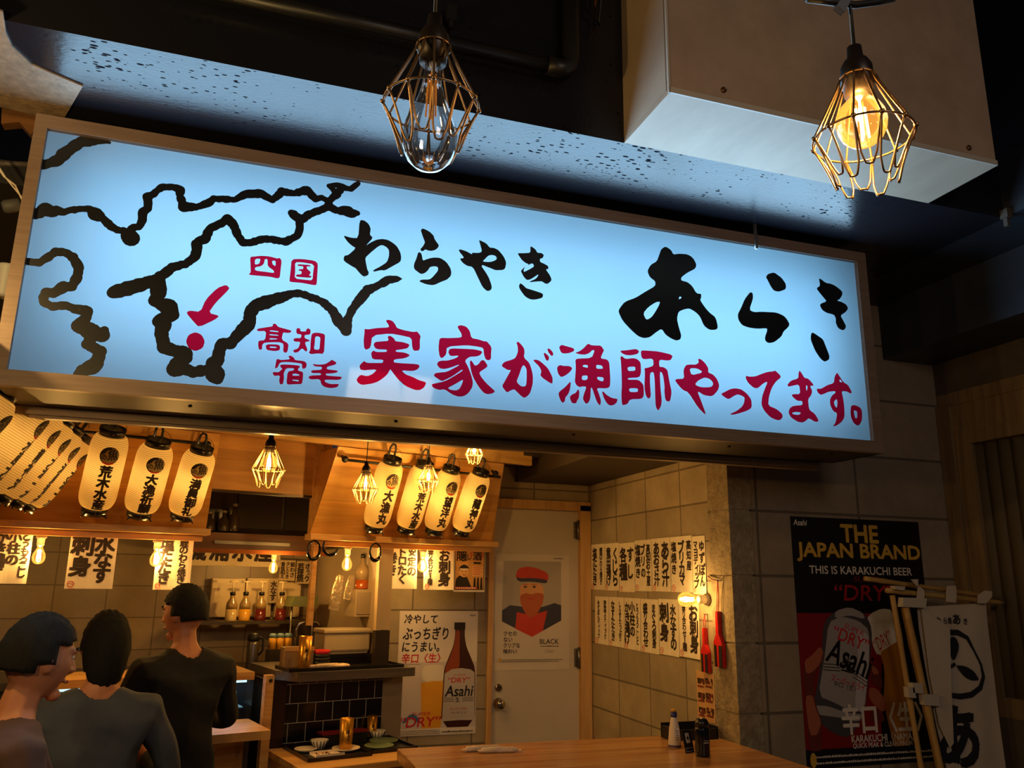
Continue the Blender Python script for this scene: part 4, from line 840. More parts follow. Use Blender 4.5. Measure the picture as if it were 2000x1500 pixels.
# the two rows of sheets on the block wall
g1, g2 = 'upper row of menu sheets on the block wall', 'lower row of menu sheets on the block wall'
top = [['鰹のわら焼き', '塩たたき'], ['くじら', '竜田揚げ'], ['すし', '各種'], ['高知お土産', 'ブリの', '塩焼き'], ['あら汁', 'あおさ汁'], ['高知産', 'ブリカマ', '塩焼き'], ['ゆずぽん', 'マヨディップ']]
low = [['野菜スティック', 'ゆずぽんディップ'], ['しらすたっぷり', 'なすたたき'], ['とうもろこしと', '小柱の', 'かき揚げ'], ['まぐろ刺身', '盛り合わせ'], ['水なすの', '刺身'], ['お刺身', '盛り合わせ3種']]
def wall_row(ex, cols, z0, z1, g, row, n):
    for i, c in enumerate(cols):
        x0, x1 = (ex[i], ex[i+1]) if not isinstance(ex[i], tuple) else ex[i]
        if isinstance(x1, tuple): x1 = x1[0]
        ya, yb = [onX(1140+q/5.357, 1170, WX).y for q in (x0, x1)]
        if i == 6: yb = max(yb, 3.92)
        sz = [.7, 1.4, .8] if c[0] == '高知産' else None
        sheet('menu_sheet', f'menu sheet reading {"".join(c)} in the {row} row on the block wall', 'menu', (WX-.0025, ya-.002, z0+random.uniform(-.006, .006)), (0, -1, 0), ya-yb-.005, z1-z0, menu(c, True, sz), g, None, .004)
wall_row([88, 232, 384, 550, 728, 928, (1160, 1302), 1302], top, 1.409, 1.722, g1, 'upper', 7)
wall_row([122, 268, 428, 598, 787, 993, 1208], low, 1.057, 1.372, g2, 'lower', 6)

# ---- beer poster on the back wall
print_white = mat('print_white', (226, 216, 212), .45); lav = mat('print_lavender', (206, 194, 196), .45); brown_gl = mat('print_brown_glass', (62, 24, 12), .35); amber = mat('print_amber', (150, 66, 22), .4)
beer = mat('print_beer', (226, 160, 30), .45); foam = mat('print_foam', (224, 214, 204), .5); pr_red = mat('print_red', (196, 24, 34), .45); pr_blk = mat('print_black', (16, 14, 18), .4); pr_blue = mat('print_blue', (60, 110, 160), .45); label_gr = mat('print_silver', (190, 182, 184), .35)
gold_pr = mat('print_gold', (206, 160, 62), .45)
def wordmark(a, x, y, h, m, rot=0, w=None): a.text('Asahi', x, y, h, m, w=w or h*2.1, bold=.03, shear=.18, rot=rot)
def tiny(a, x0, x1, y, h, m, n):
    x = x0
    while x < x1: d = random.uniform(.4, 1)*h; a.rect(x, y, min(x+d, x1), y+h*random.uniform(.6, 1), m); x += d*1.35
def beer_poster(a, w, h):
    U = lambda u: u*w; V = lambda v: (1-v)*h
    a.rect(0, 0, w, h, lav); a.rect(0, V(.42), w, h, print_white)
    for t, u, v, hh, uw in (('冷やして', .06, .105, .075, .42), ('ぶっちぎり', .05, .235, .1, .57), ('にうまい。', .05, .335, .08, .46)): a.text(t, U(u), V(v), hh*h, pr_blk, w=U(uw), bold=.045, shear=.12)
    a.text('辛口〈生〉', U(.05), V(.425), .075*h, pr_red, w=U(.48), bold=.035, shear=.08); a.rect(U(.04), V(.437), U(.28), V(.434), pr_blk)
    wordmark(a, U(.89), V(.043), .016*h, pr_blk, w=U(.08))
    P = [(.71, .10), (.83, .10), (.84, .13), (.832, .16), (.835, .22), (.86, .30), (.93, .40), (.975, .47), (.985, .56), (.99, .945), (.555, .945), (.575, .56), (.585, .47), (.63, .39), (.69, .29), (.705, .22), (.71, .16), (.70, .13)]
    a.poly([(U(x), V(y)) for x, y in P], brown_gl, 1)
    a.poly([(U(x), V(y)) for x, y in ((.715, .16), (.77, .16), (.77, .3), (.78, .49), (.595, .52), (.60, .46), (.65, .385), (.70, .29))], amber, 1)
    a.rect(U(.695), V(.155), U(.838), V(.095), dark_print)
    a.poly([(U(x), V(y)) for x, y in ((.59, .515), (.68, .48), (.80, .472), (.92, .485), (.972, .51), (.985, .895), (.80, .89), (.575, .895))], label_gr)
    a.text('SUPER', U(.70), V(.535), .013*h, pr_red, w=U(.16), shear=.1); a.text('“DRY”', U(.635), V(.59), .042*h, pr_red, w=U(.28), bold=.02, shear=.12)
    wordmark(a, U(.60), V(.70), .085*h, pr_blk, w=U(.36)); a.text('生', U(.735), V(.745), .038*h, pr_blk, bold=.03)
    for k in range(3): a.rect(U(.59), V(.713+.014*k), U(.72), V(.709+.014*k), pr_blk); a.rect(U(.82), V(.713+.014*k), U(.965), V(.709+.014*k), pr_blk)
    a.text('スーパードライ', U(.67), V(.81), .02*h, pr_red, w=U(.22), bold=.02); a.text('辛口〈生〉ビール', U(.69), V(.838), .015*h, pr_blk, w=U(.19))
    a.poly([(U(x), V(y)) for x, y in ((.31, .58), (.30, .49), (.33, .45), (.45, .44), (.58, .445), (.575, .585))], foam, 1)
    a.poly([(U(x), V(y)) for x, y in ((.295, .585), (.45, .572), (.575, .575), (.56, .945), (.32, .945))], beer)
    a.poly([(U(x), V(y)) for x, y in ((.08, .885), (.20, .82), (.30, .87), (.27, .90), (.20, .855), (.11, .90))], pr_blue, 1)
    a.text('SUPER', U(.20), V(.842), .024*h, pr_red, w=U(.23), bold=.012, shear=.1); a.text('“DRY”', U(.06), V(.93), .075*h, pr_red, w=U(.50), bold=.02, shear=.14)
    a.rect(0, 0, w, V(.945), print_white)
    for k in range(3): tiny(a, U(.06), U(.55), V(.962+.012*k), .005*h, pr_blk, 9)
    tiny(a, U(.57), U(.96), V(.978), .012*h, pr_blk, 9); a.disc(U(.035), V(.972), .012*w, gold_pr, .012*h)
p0, p1, p2 = onY(770, 1439, BY), onY(928, 1432, BY), onY(782, 1193, BY)
sheet('beer_poster', 'white beer poster with brown bottle and glass on the block wall beside the door', 'poster', (p0.x, BY-.002, p0.z), (1, 0, 0), p1.x-p0.x, p2.z-p0.z, beer_poster, None, print_white, .0)
# ---- whisky poster on the door: the figure is a plain generic one
navy = mat('print_navy', (44, 46, 74), .5); cap_red = mat('print_cap_red', (206, 52, 32), .5); beard = mat('print_beard', (190, 92, 44), .5); fleshp = mat('print_flesh', (226, 164, 112), .5); field = mat('print_grey_field', (176, 168, 160), .5)
def door_poster(a, w, h):
    U = lambda x: x/1000*w; V = lambda y: (1-y/1500)*h
    q = lambda L, m, s=1: a.poly([(U(x), V(y)) for x, y in L], m, s)
    q([(105, 90), (890, 90), (890, 870), (495, 1080), (95, 880)], field, 0)
    q([(95, 740), (200, 670), (360, 690), (640, 690), (800, 640), (890, 670), (890, 870), (495, 1080), (95, 880)], navy, 0)
    q([(290, 760), (480, 800), (700, 740), (640, 1002), (495, 1080), (270, 972)], cap_red, 0)
    q([(330, 380), (640, 380), (650, 560), (580, 720), (470, 760), (370, 700), (325, 560)], fleshp, 2)
    q([(330, 540), (420, 510), (480, 530), (560, 505), (655, 520), (640, 640), (560, 790), (470, 840), (390, 760), (335, 640)], beard, 2)
    q([(265, 290), (300, 190), (420, 160), (560, 180), (700, 240), (715, 310), (690, 380), (480, 340), (300, 360)], cap_red, 2)
    q([(270, 300), (330, 320), (480, 310), (700, 330), (690, 385), (480, 360), (310, 365)], navy, 1)
    for x in (400, 520): a.disc(U(x), V(430), U(22), pr_blk, h*.009); a.rect(U(x-40), V(405), U(x+40), V(395), beard)
    q([(455, 430), (480, 430), (500, 520), (440, 525)], skin_print); a.rect(U(430), V(590), U(520), V(578), pr_red)
    for i, (t, x) in enumerate((('クセの', 170), ('ない', 115), ('クリアな', 215), ('味わい', 175))): a.text(t, U(120), V(1065+75*i), h*.04, pr_blk, w=U(x), bold=.03)
    a.text('BLACK', U(600), V(1172), h*.042, pr_blk, w=U(255), bold=.01); tiny(a, U(610), U(850), V(1205), h*.009, pr_blk, 8)
    a.text('Clear', U(675), V(1280), h*.028, field, w=U(120), shear=.3); a.rect(U(785), V(50), U(910), V(42), pr_blk)
    for k in range(2): tiny(a, U(100), U(900 if k == 0 else 840), V(1372+20*k), h*.006, pr_blk, 8)
    a.disc(U(65), V(1365), U(16), gold_pr, h*.018)
p0, p1 = onY(964, 1310, BY+.02), onY(1111, 1085, BY+.02)
sheet('whisky_poster', 'pale poster with a bearded man in a red cap taped to the door', 'poster', (p0.x, BY+.018, p0.z), (1, 0, 0), p1.x-p0.x, p1.z-p0.z, door_poster, None, mat('door_poster_paper', (214, 204, 194), .5), 0)
# ---- big dark beer poster on the facade
pred = mat('print_dark_red', (128, 12, 14), .45); pred2 = mat('print_mid_red', (160, 22, 22), .45); pblk = mat('print_deep_black', (14, 9, 9), .4); can_m = mat('print_can_silver', (160, 152, 152), .35); can_d = mat('print_can_shadow', (70, 66, 74), .4); hand_p = mat('print_hand', (168, 92, 66), .5); hand_d = mat('print_hand_dark', (104, 40, 30), .5); white_pr = mat('print_pure_white', (222, 210, 200), .45); pnavy = mat('print_deep_navy', (16, 14, 26), .45); beer_d = mat('print_dark_beer', (176, 112, 26), .45)
FX0, FX1, FZ0, FZ1 = 2.816, 3.683, .565, 1.821
def fac_poster(a, w, h):
    U = lambda u: u*w; V = lambda v: (1-v)*h
    def c(x, y): q = onY(1540+x/4.6875, 1180+y/4.6875, FY-.002); return (q.x-FX0, q.z-FZ0)
    q = lambda L, m, s=1: a.poly([c(*p) for p in pts(L)], m, s)
    a.rect(0, 0, w, h, pblk)
    a.poly([(0, V(.40)), (U(.62), V(.40)), (U(.62), V(.93)), (0, V(.93))], pred)
    a.text('THE', U(.375), V(.100), .073*h, gold_pr, w=U(.285), bold=.05); a.text('JAPAN BRAND', U(.035), V(.186), .077*h, gold_pr, w=U(.95), bold=.05); a.text('THIS IS KARAKUCHI BEER', U(.115), V(.238), .033*h, foam, w=U(.79), bold=.02)
    wordmark(a, U(.02), V(.037), .024*h, white_pr, w=U(.1))
    a.text('SUPER', U(.44), V(.269), .023*h, pred, w=U(.2), shear=.1); a.text('“DRY”', U(.29), V(.347), .064*h, pred2, w=U(.46), bold=.02, shear=.12)
    q('860,1360;1000,1380;1130,1380;1130,60;960,60;980,300;860,400;840,900', pblk, 0)
    q('715,130;760,80;850,40;950,50;1010,330;1010,420;860,470;790,450', foam); q('835,440;900,400;1010,330;1130,1020;1100,1380;980,1380;870,900;880,600', beer_d)
    a.text('“DRY”', *c(810, 440), .055*h, pr_red, w=U(.15), shear=.1, rot=.42)
    q('320,160;430,60;560,25;690,80;750,180;765,300;745,520;720,800;690,1010;560,1225;420,1190;300,1100;220,980;300,500', can_d); q('430,60;560,25;680,80;700,140;560,100;420,130', can_m)
    q('365,165;480,110;640,150;740,240;730,520;700,800;600,1000;420,900;270,840;330,480', can_m); q('230,930;350,930;520,990;690,1010;640,1080;480,1040;330,1020;260,1010', can_m)
    q('620,200;740,300;735,560;690,1000;600,960;640,560', label_gr)
    a.text('SUPER', *c(505, 215), .022*h, pr_red, w=U(.15), rot=-.36, shear=.1); a.text('“DRY”', *c(400, 300), .052*h, pr_red, w=U(.27), rot=-.36, bold=.012, shear=.12)
    wordmark(a, *c(335, 515), .10*h, pr_blk, rot=-.36, w=U(.335)); a.text('生', *c(480, 605), .055*h, pr_blk, bold=.03, rot=-.25)
    for k in range(3): a.stroke([(*c(320, 545+28*k), 0), (*c(470, 555+28*k), 0)], pr_blk, .004); a.stroke([(*c(590, 600+32*k), 0), (*c(720, 690+32*k), 0)], pr_blk, .004)
    a.text('スーパードライ', *c(385, 700), .028*h, pr_red, w=U(.25), rot=-.28, bold=.02); a.text('辛口〈生〉', *c(410, 745), .022*h, pr_blk, w=U(.16), rot=-.25)
    q('130,540;200,480;280,390;315,420;310,520;240,640;230,760;240,900;300,1060;300,1380;195,1380;150,900', hand_d); q('140,520;210,470;285,385;318,430;290,540;220,620;160,640', hand_p); q('145,840;220,830;240,940;300,1080;260,1200;190,1200', hand_p)
    q('770,520;820,600;860,700;850,780;760,720;740,640;760,560', hand_d); q('750,560;800,580;830,640;770,640', hand_p); q('740,760;800,770;880,860;900,960;850,990;760,900;730,840', hand_p); q('760,960;860,980;880,1080;740,1080', hand_d)
    a.text('辛口〈生〉', *c(500, 1195), .115*h, white_pr, w=U(.60), bold=.05); a.text('KARAKUCHI〈NAMA〉', *c(578, 1275), .036*h, foam, w=U(.47), bold=.03); a.text('QUICK PEAK & CLEAN FINISH', *c(590, 1328), .022*h, foam, w=U(.44), bold=.03)
    a.rect(0, 0, w, V(.935), pnavy)
    for k in range(2): tiny(a, U(.06), U(.95), V(.962+.022*k), .009*h, foam, 8)
    a.disc(U(.035), V(.967), U(.022), gold_pr, .028*h)
sheet('facade_beer_poster', 'large dark beer poster with a hand holding a silver can on the outer wall', 'poster', (FX0, FY-.001, FZ0), (1, 0, 0), FX1-FX0, FZ1-FZ0, fac_poster, None, pblk, 0)

# ---- bamboo stand with a white shop banner
def cz(x, y, Y=3.42): return onY(1700+x/3.75, 1100+y/3.75, Y)
bam = mat('bamboo', (196, 156, 92), .45, noise=4, rgb2=(170, 128, 70), stretch=(1, 1, .3)); cloth_w = mat('banner_cloth', (206, 188, 168), .85, noise=5, rgb2=(194, 176, 156)); tape = mat('white_tape', (190, 176, 160), .7); ink_n = mat('banner_ink', (22, 20, 30), .85)
o = cz(390, 1560); t = thing('bamboo_banner_stand', 'bamboo pole stand with white cloth shop banner leaning at the right before the dark poster', 'banner', (o.x, 3.42, 0))
B = Vector((o.x, 3.42, 0))
def pole(a, b, r, nm='bamboo_pole', dy=0):
    a = Vector(a)-B; b = Vector(b)-B; a.y += dy; b.y += dy; n = 22; P = []; rs = []
    for i in range(n+1): f = i/n; P.append(a+(b-a)*f); rs.append(r*(1.18 if i % 5 == 3 else 1.0)*(1-.1*f))
    return MB().tube(P, rs, 12).build(nm, bam, t)
def down(a, b):   # continue a pole in its own line to the ground
    a, b = Vector(a), Vector(b); d = b-a; return a+d*((.0-a.z)/d.z)
for (a, b, r, dy) in ((cz(160, 235), cz(372, 1500), .0135, 0), (cz(225, 320), cz(480, 1500), .0165, -.03), (cz(262, 330), cz(520, 1500), .012, .02)):
    pole(a, down(a, b), r, dy=dy)
pole(cz(-10, 112), cz(925, 246), .0125, 'bamboo_rod', .03); pole(cz(95, 198), cz(945, 290), .0135, 'bamboo_rod', -.02)
for L in ('185,250;355,255;350,325;180,318', '250,868;325,872;328,945;255,940', '220,900;262,902;278,978;228,975', '328,950;440,955;450,1036;340,1030', '122,165;200,170;190,200;130,190'):
    MB().prism([tuple(cz(*p)-B+Vector((0, -.052, 0))) for p in pts(L)], (0, .034, 0)).build('tape_band', tape, t)
cl = MB(); n = 16
Lft, Rgt = pts('330,320;345,470;400,800;470,1180;560,1560'), pts('832,292;850,470;892,800;935,1180;985,1560')
V = []; Fc = []
for s_ in (0, 1):
    for j in range(n+1):
        f = j/n*4; k = min(3, int(f)); f -= k
        a = cz(*[Lft[k][i]*(1-f)+Lft[k+1][i]*f for i in (0, 1)])-B; b = cz(*[Rgt[k][i]*(1-f)+Rgt[k+1][i]*f for i in (0, 1)])-B
        for i in range(n+1): p = a+(b-a)*(i/n); V.append((p.x, p.y-.012+.002*s_+.003*math.sin(i*.8+j*.2), p.z))
k = (n+1)**2
for j in range(n):
    for i in range(n): q = j*(n+1)+i; Fc += [(q, q+1, q+n+2, q+n+1), (k+q, k+q+n+1, k+q+n+2, k+q+1)]
cl.add(V, Fc, smooth=True).build('banner_cloth', cloth_w, t)
a = Art(); cc = lambda x, y: (lambda q: (q.x-B.x, q.z))(cz(x, y)); q_ = lambda L, m, s=1: a.poly([cc(*p) for p in pts(L)], m, s)
for tx, x, h_, wd in (('わ', 470, 52, 40), ('ら', 520, 46, 34), ('焼', 552, 50, 38), ('あ', 590, 74, 74), ('き', 668, 46, 34)): a.text(tx, *cc(x, 440+(x-470)*.03), h_/3.75*.0024, ink_n, w=wd/3.75*.0024, bold=.04)
R_ = [(545, 495, 34), (512, 560, 38), (500, 650, 42), (505, 740, 42), (525, 800, 36), (548, 850, 26)]
a.stroke([(*cc(x, y), w/3.75*.0023) for x, y, w in R_], ink_n)
a.stroke([(*cc(x, y), w/3.75*.0023) for x, y, w in ((550, 505, 46), (620, 505, 44), (690, 545, 34), (740, 640, 22), (790, 740, 22), (808, 830, 34), (785, 910, 44), (720, 960, 46), (640, 972, 44), (570, 965, 40))], ink_n)
q_('555,560;580,532;610,548;630,600;622,650;600,705;582,708;560,650;552,600', ink_n); q_('605,742;680,752;740,790;780,855;725,858;680,838;640,795', ink_n); q_('505,752;575,738;590,728;612,742;596,756;560,775;548,830;535,790', ink_n)
a.disc(*cc(593, 738), .009, ink_n)
a.text('あ', *cc(500, 1470), 440/3.75*.0023, ink_n, w=.235, bold=.06, rot=-.1); a.text('ら', *cc(560, 1800), 300/3.75*.0023, ink_n, w=.2, bold=.06, rot=-.1)
a.build('banner_print', t, fn=lambda x, y, l: (x, -.0165-l, y), d=.0001, base=0)
fl = MB(); fl.prism([tuple(cz(*p)-B+Vector((0, -.030, 0))) for p in pts('340,325;548,470;556,850;575,1310;548,1345;470,1180;400,800')], (0, .003, 0)); fl.build('banner_fold', cloth_w, t)
for L in ('248,120;300,116;300,185;290,265;345,262;348,200;330,185', '515,165;575,165;580,235;575,285;505,280;508,210', '785,200;838,205;838,245;795,295;735,290;735,235'):
    MB().prism([tuple(cz(*p)-B+Vector((0, -.045, 0))) for p in pts(L)], (0, .004, 0)).build('hanging_tab', cloth_w, t)

# ============================================================ TABLE IN FRONT OF THE DOOR
TZ = .70
tw = wood('table_laminated_pine', (206, 152, 96), (164, 106, 58), 'X', scale=1.0, rough=.22, plank=.062, joint=.12)
for m_ in (tw,):   # strips run along the table: bands across its depth
    pass
tb = thing('dining_table', 'long glossy laminated pine table before the door', 'table', (1.60, 3.4, 0))
MB().box(-.808, .825, -.6, .6, TZ-.05, TZ, bev=.004).build('tabletop', tw, tb)
for x in (-.72, .74):
    for y in (-.5, .5): MB().box(x-.035, x+.035, y-.035, y+.035, 0, TZ-.05).build('leg', ledge_w, tb)
def onT(x, y): return onZ(x, y, TZ)
plastic_w = mat('wrap_white', (236, 214, 198), .3, noise=30, bump=(60, .5)); 
q = onT(962, 1470)
for i, (dx, dy, a) in enumerate(((-.03, .045, .03), (.03, -.01, -.13))):
    t = thing('wet_towel_packet', ('wrapped wet towel packet lying further back on the table', 'wrapped wet towel packet lying nearer on the table, over the other')[i], 'towel packet', (q.x+dx, q.y+dy, TZ), Matrix.Rotation(a, 4, 'Z'), 'towel packets on the table')
    mb = MB(); mb.tube([(-.085, 0, .012), (-.08, 0, .012), (0, 0, .013), (.07, 0, .012), (.085, 0, .012)], [.006, .0115, .0125, .0115, .007], 12); mb.build('rolled_towel', plastic_w, t)
    MB().box(-.1, -.083, -.014, .014, .008, .012).build('wrapper_end', plastic_w, t); MB().box(.083, .1, -.014, .014, .008, .012).build('wrapper_end', plastic_w, t)
q = onT(1318, 1459)
t = thing('sauce_bottle', 'white squeeze bottle with blue cap at the back of the table by the block wall', 'bottle', (q.x, q.y, TZ))
MB().lathe([(.0, 0), (.028, 0), (.031, .006), (.030, .03), (.024, .085), (.018, .115), (.0145, .128), (.0135, .135), (0, .135)], 24).build('bottle_body', mat('bottle_white', (222, 208, 198), .35), t)
MB().lathe([(.0145, .134), (.0155, .136), (.0155, .158), (.0, .158)], 20).build('cap', mat('cap_blue', (34, 44, 110), .4), t); MB().lathe([(.012, .158), (.012, .17), (.0, .171)], 16).build('cap_tip', mat('cap_yellow', (206, 150, 50), .4), t)
a = Art(); a.rect(-.014, .03, .014, .09, print_white)
for k in range(5): a.rect(-.01, .036+.01*k, .008, .038+.01*k, pr_blk)
a.build('label', t, fn=lambda x, y, l: (x*.85, -.0315+(y-.03)*.13-l-.0005, y)); MB().lathe([(.0315, .004), (.0318, .004), (.0318, .012), (.0315, .012)], 24).build('base_band', mat('band_violet', (70, 56, 110), .4), t)
q = onT(1373, 1477)
t = thing('soy_bottle', 'black screw-top bottle at the right end of the table beside the pillar', 'bottle', (q.x, q.y, TZ))
MB().lathe([(0, 0), (.031, 0), (.033, .005), (.033, .115), (.031, .125), (0, .125)], 24).build('bottle_body', mat('black_glass', (14, 15, 20), .12), t); MB().lathe([(.031, .125), (.031, .145), (.024, .158), (.012, .164), (0, .165)], 24).build('cap', mat('black_cap', (20, 22, 26), .3), t)
a = Art(); a.rect(-.012, .07, .012, .072, label_gr); a.rect(-.014, .06, .012, .064, label_gr); a.build('label', t, fn=lambda x, y, l: (x, -.0335-l, y))
q = onT(1340, 1452)
t = thing('condiment_tray', 'black open tray of condiments behind the bottles on the table', 'tray', (2.27, 3.9, TZ))
MB().box(-.13, .13, -.06, .06, 0, .008).box(-.13, .13, .052, .06, .008, .07).box(-.13, .13, -.06, -.052, .008, .05).box(-.13, -.122, -.06, .06, .008, .06).box(.122, .13, -.06, .06, .008, .06).build('tray_body', black, t)
q = onT(1348, 1470)
t = thing('table_card', 'small black table card with a pale panel leaning between the bottles', 'card', (q.x, q.y, TZ), Matrix.Rotation(R(20), 4, 'Z'))
MB().box(-.03, .03, -.002, .002, 0, .095, M=Matrix.Rotation(R(-14), 4, 'X')).build('card_board', black, t)
a = Art(); a.rect(-.014, .042, .014, .085, label_gr); a.rect(-.026, .006, .026, .022, label_gr); a.rect(-.024, .008, .024, .02, pr_blk); a.disc(0, .063, .007, pr_blk)
a.build('card_print', t, fn=lambda x, y, l: (x, -.0025-l+y*math.tan(R(14)), y*.97))
for i, y in enumerate((.0, .012, .024)): pass
# food menu on the block wall above the table end
photo = [mat('food_%s' % n_, c_, .5) for n_, c_ in (('red', (120, 44, 30)), ('brown', (92, 50, 28)), ('cream', (206, 160, 110)), ('dark', (48, 26, 20)))]
def food(a, w, h):
    a.rect(0, 0, w, h, photo[2]); random.seed(3)
    for i in range(2):
        for j in range(3):
            x0, y0 = w*(.07+.47*i), h*(.05+.30*j+.03*i); a.rect(x0, y0+.02, x0+w*.40, y0+h*.2, photo[3])
            for k in range(7): a.disc(x0+w*random.uniform(.06, .34), y0+h*random.uniform(.05, .17), w*.05, photo[random.choice((0, 1, 2, 0))])
            a.rect(x0, y0+.003, x0+w*.36, y0+.012, photo[0])
ya, yb = onX(1361, 1320, WX), onX(1398, 1334, WX)
sheet('food_menu', 'brown picture menu of dishes on the wall above the end of the table', 'menu', (WX-.002, ya.y, .76), (0, -1, 0), ya.y-3.915, .245, food, None, paper, 0)
sheet('note_card', 'tiny white note between the two red hanging paddles', 'card', (WX-.002, 3.955, 1.03), (0, -1, 0), .026, .075, lambda a, w, h: [a.rect(.003, .01+.014*k, w-.003, .014+.014*k, pr_blk) for k in range(4)], None, paper, 0)
# red lacquer paddles
lq_red = mat('red_lacquer', (190, 20, 22), .3); gold_s = mat('gold_strip', (206, 160, 70), .35, .6)
def paddle(label, px, nail_px, Lh, sc):
    q = onX(*px, WX-.03); t = thing('red_paddle', label, 'paddle', (WX-.026, q.y, q.z), frame(Vector((0, -1, 0)), Vector((1, 0, 0)), Vector((0, 0, 1))), 'red lacquer paddles by the pillar')
    w = .042*sc; h = .17*sc
    MB().prism([(-w, 0, 0), (w, 0, 0), (w, 0, h*.72), (w*.8, 0, h*.82), (w*.32, 0, h), (w*.22, 0, h+Lh), (-w*.22, 0, h+Lh), (-w*.32, 0, h), (-w*.8, 0, h*.82), (-w, 0, h*.72)], (0, .022, 0)).build('paddle_body', lq_red, t)
    MB().box(-w*.98, -w*.3, -.003, 0, .0, h*.66).build('black_inset', pr_blk, t); MB().box(w*.3, w*.98, -.003, 0, 0, h*.66).build('black_inset', pr_blk, t)
    MB().box(-w*.86, -w*.68, -.005, -.0031, 0, h*.74).build('gold_stripe', gold_s, t)
    n_ = onX(*nail_px, WX-.02); d = n_-Vector((WX-.026, q.y, q.z)); e = Vector((-d.y, .006, d.z))
    for s_ in (-1, 1): MB().tube([(s_*.006, .011, h+Lh), (e.x*.5+s_*.008, .008, (h+Lh+e.z)/2), e], .002, 6).build('hanging_cord', lq_red, t)
    MB().tube([e+Vector((0, -.004, 0)), e+Vector((0, .022, 0))], .004, 8).build('nail', chrome, t)
paddle('red paddle with black insets hanging from the wall under the bulb', (1375, 1313), (1376, 1200), .085, .82)
paddle('larger red paddle hanging from a nail on the front of the pillar', (1402, 1303), (1402, 1134), .115, .95)
q0 = onX(1383, 1125, WX-.006); q1 = onX(1402, 1134, WX-.012); tag(MB().tube([(0, 0, 0), (q1-q0)*.5+Vector((-.004, 0, -.006)), q1-q0], .003, 6).build('dark_red_string', mat('dark_red_string', (96, 20, 20), .7), loc=q0), 'dark red string from the last upper menu sheet to the nail on the pillar', 'string')

# ============================================================ KITCHEN
dk_wood = mat('dark_kitchen_wood', (46, 32, 22), .45, noise=6, stretch=(.4, 6, 6)); cop = wood('hood_wood', (104, 62, 30), (78, 44, 20), 'X', rough=.3); pale_wall = mat('kitchen_grey_panel', (166, 146, 118), .4, noise=3, rgb2=(154, 134, 106))
tile_dark = blocks('black_square_tiles', (15, 16, 24), (176, 170, 162), .1005, .1005, 'XZ', off=.5, shift=(.03, .014), rough=.22, msize=.0022, c2=(13, 14, 20))
BW = -1.30
def kth(name, label, cat, u, w, z, group=None): return thing(name, label, cat, KP(u, w, z), KM, group)
def KB(t, u0, u1, w0, w1, z0, z1, base, nm, m, bev=0):   # box given in stand coordinates
    bu, bw, bz = base; return MB().box(u0-bu, u1-bu, -(w1-bw), -(w0-bw), z0-bz, z1-bz, bev=bev).build(nm, m, t)
t = MB().box(-4.0, -.70, -.02, .1, 0, 2.95); o = struct('wall_kitchen', t, blocks('kitchen_wall_tiles', (150, 128, 96), (104, 84, 58), .3, .2, 'XZ', msize=.004, rough=.4)); o.location = KP(0, BW, 0); o.rotation_euler = KM.to_euler()
t = MB().box(-.06, .0, -1.24, .0, 0, 2.3); o = struct('wall_kitchen_side', t, pale_wall); o.location = KP(-.74, -.05, 0); o.rotation_euler = (KM @ Matrix.Rotation(R(180), 3, 'Z')).to_euler()
o.name = 'wall_partition'
# white corner post beside the block wall
b = (-.745, -.02, 0); t = kth('corner_post', 'pale corner post between kitchen and block wall under the right ledge', 'post', *b); KB(t, -.79, -.70, -.044, -.002, 1.17, 1.66, b, 'post_upper', mat('pale_post', (190, 166, 130), .5)); KB(t, -.79, -.70, -.044, .0, .968, 1.165, b, 'post_lower', dk_wood)
b = (-1.187, -.02, 1.2); t = kth('window_jamb', 'thin pine jamb at the right side of the kitchen opening', 'post', *b); KB(t, -1.20, -1.172, -.06, -.02, 1.20, 1.70, b, 'jamb_strip', ledge_w)
# dark shelf cabinet and hood above
b = (-1.3, -.95, 1.66); t = kth('wall_cabinet', 'dark wooden wall cabinet above the kitchen hood', 'cabinet', *b)
KB(t, -1.80, -.80, -1.25, -.90, 1.74, 2.3, b, 'cabinet_body', dk_wood)
for u0, u1 in ((-1.72, -1.45), (-1.43, -1.13), (-1.11, -.83)): KB(t, u0, u1, -.90, -.885, 1.78, 2.2, b, 'door', mat('dark_cabinet_door', (36, 27, 20), .25))
for i, (x, y, h_) in enumerate(((435, 1040, .11), (455, 1038, .15), (407, 1040, .1))):
    u, z = onW(x, y, -.8); tt = thing('liquor_bottle', ('dark bottle left of the tall one on the shelf in the opening', 'taller dark bottle on the shelf in the opening', 'short dark jar at the left end of the shelf in the opening')[i], 'bottle', KP(u, -.8, 1.745), None, 'dim bottles on the shelf in the opening')
    MB().lathe([(0, 0), (.035, 0), (.036, .01), (.036, h_*.65), (.014, h_*.85), (.013, h_*1.1), (0, h_*1.1)], 18).build('glass_body', mat('dim_bottle', (58, 44, 30), .2), tt); MB().lathe([(.015, h_*1.1), (.015, h_*1.22), (0, h_*1.22)], 14).build('cap', mat('bottle_cap', (128, 110, 80), .4), tt)
b = (-1.3, -.8, 1.59); t = kth('cooker_hood', 'brown kitchen hood with bright metal edge under the dark cabinet', 'hood', *b)
KB(t, -1.80, -.86, -1.2, -.72, 1.63, 1.735, b, 'hood_box', cop); KB(t, -1.80, -.86, -.72, -.70, 1.608, 1.635, b, 'copper_lip', mat('copper_lip', (170, 100, 50), .25, .8)); KB(t, -1.60, -1.12, -.715, -.70, 1.665, 1.685, b, 'steel_handle', steel)
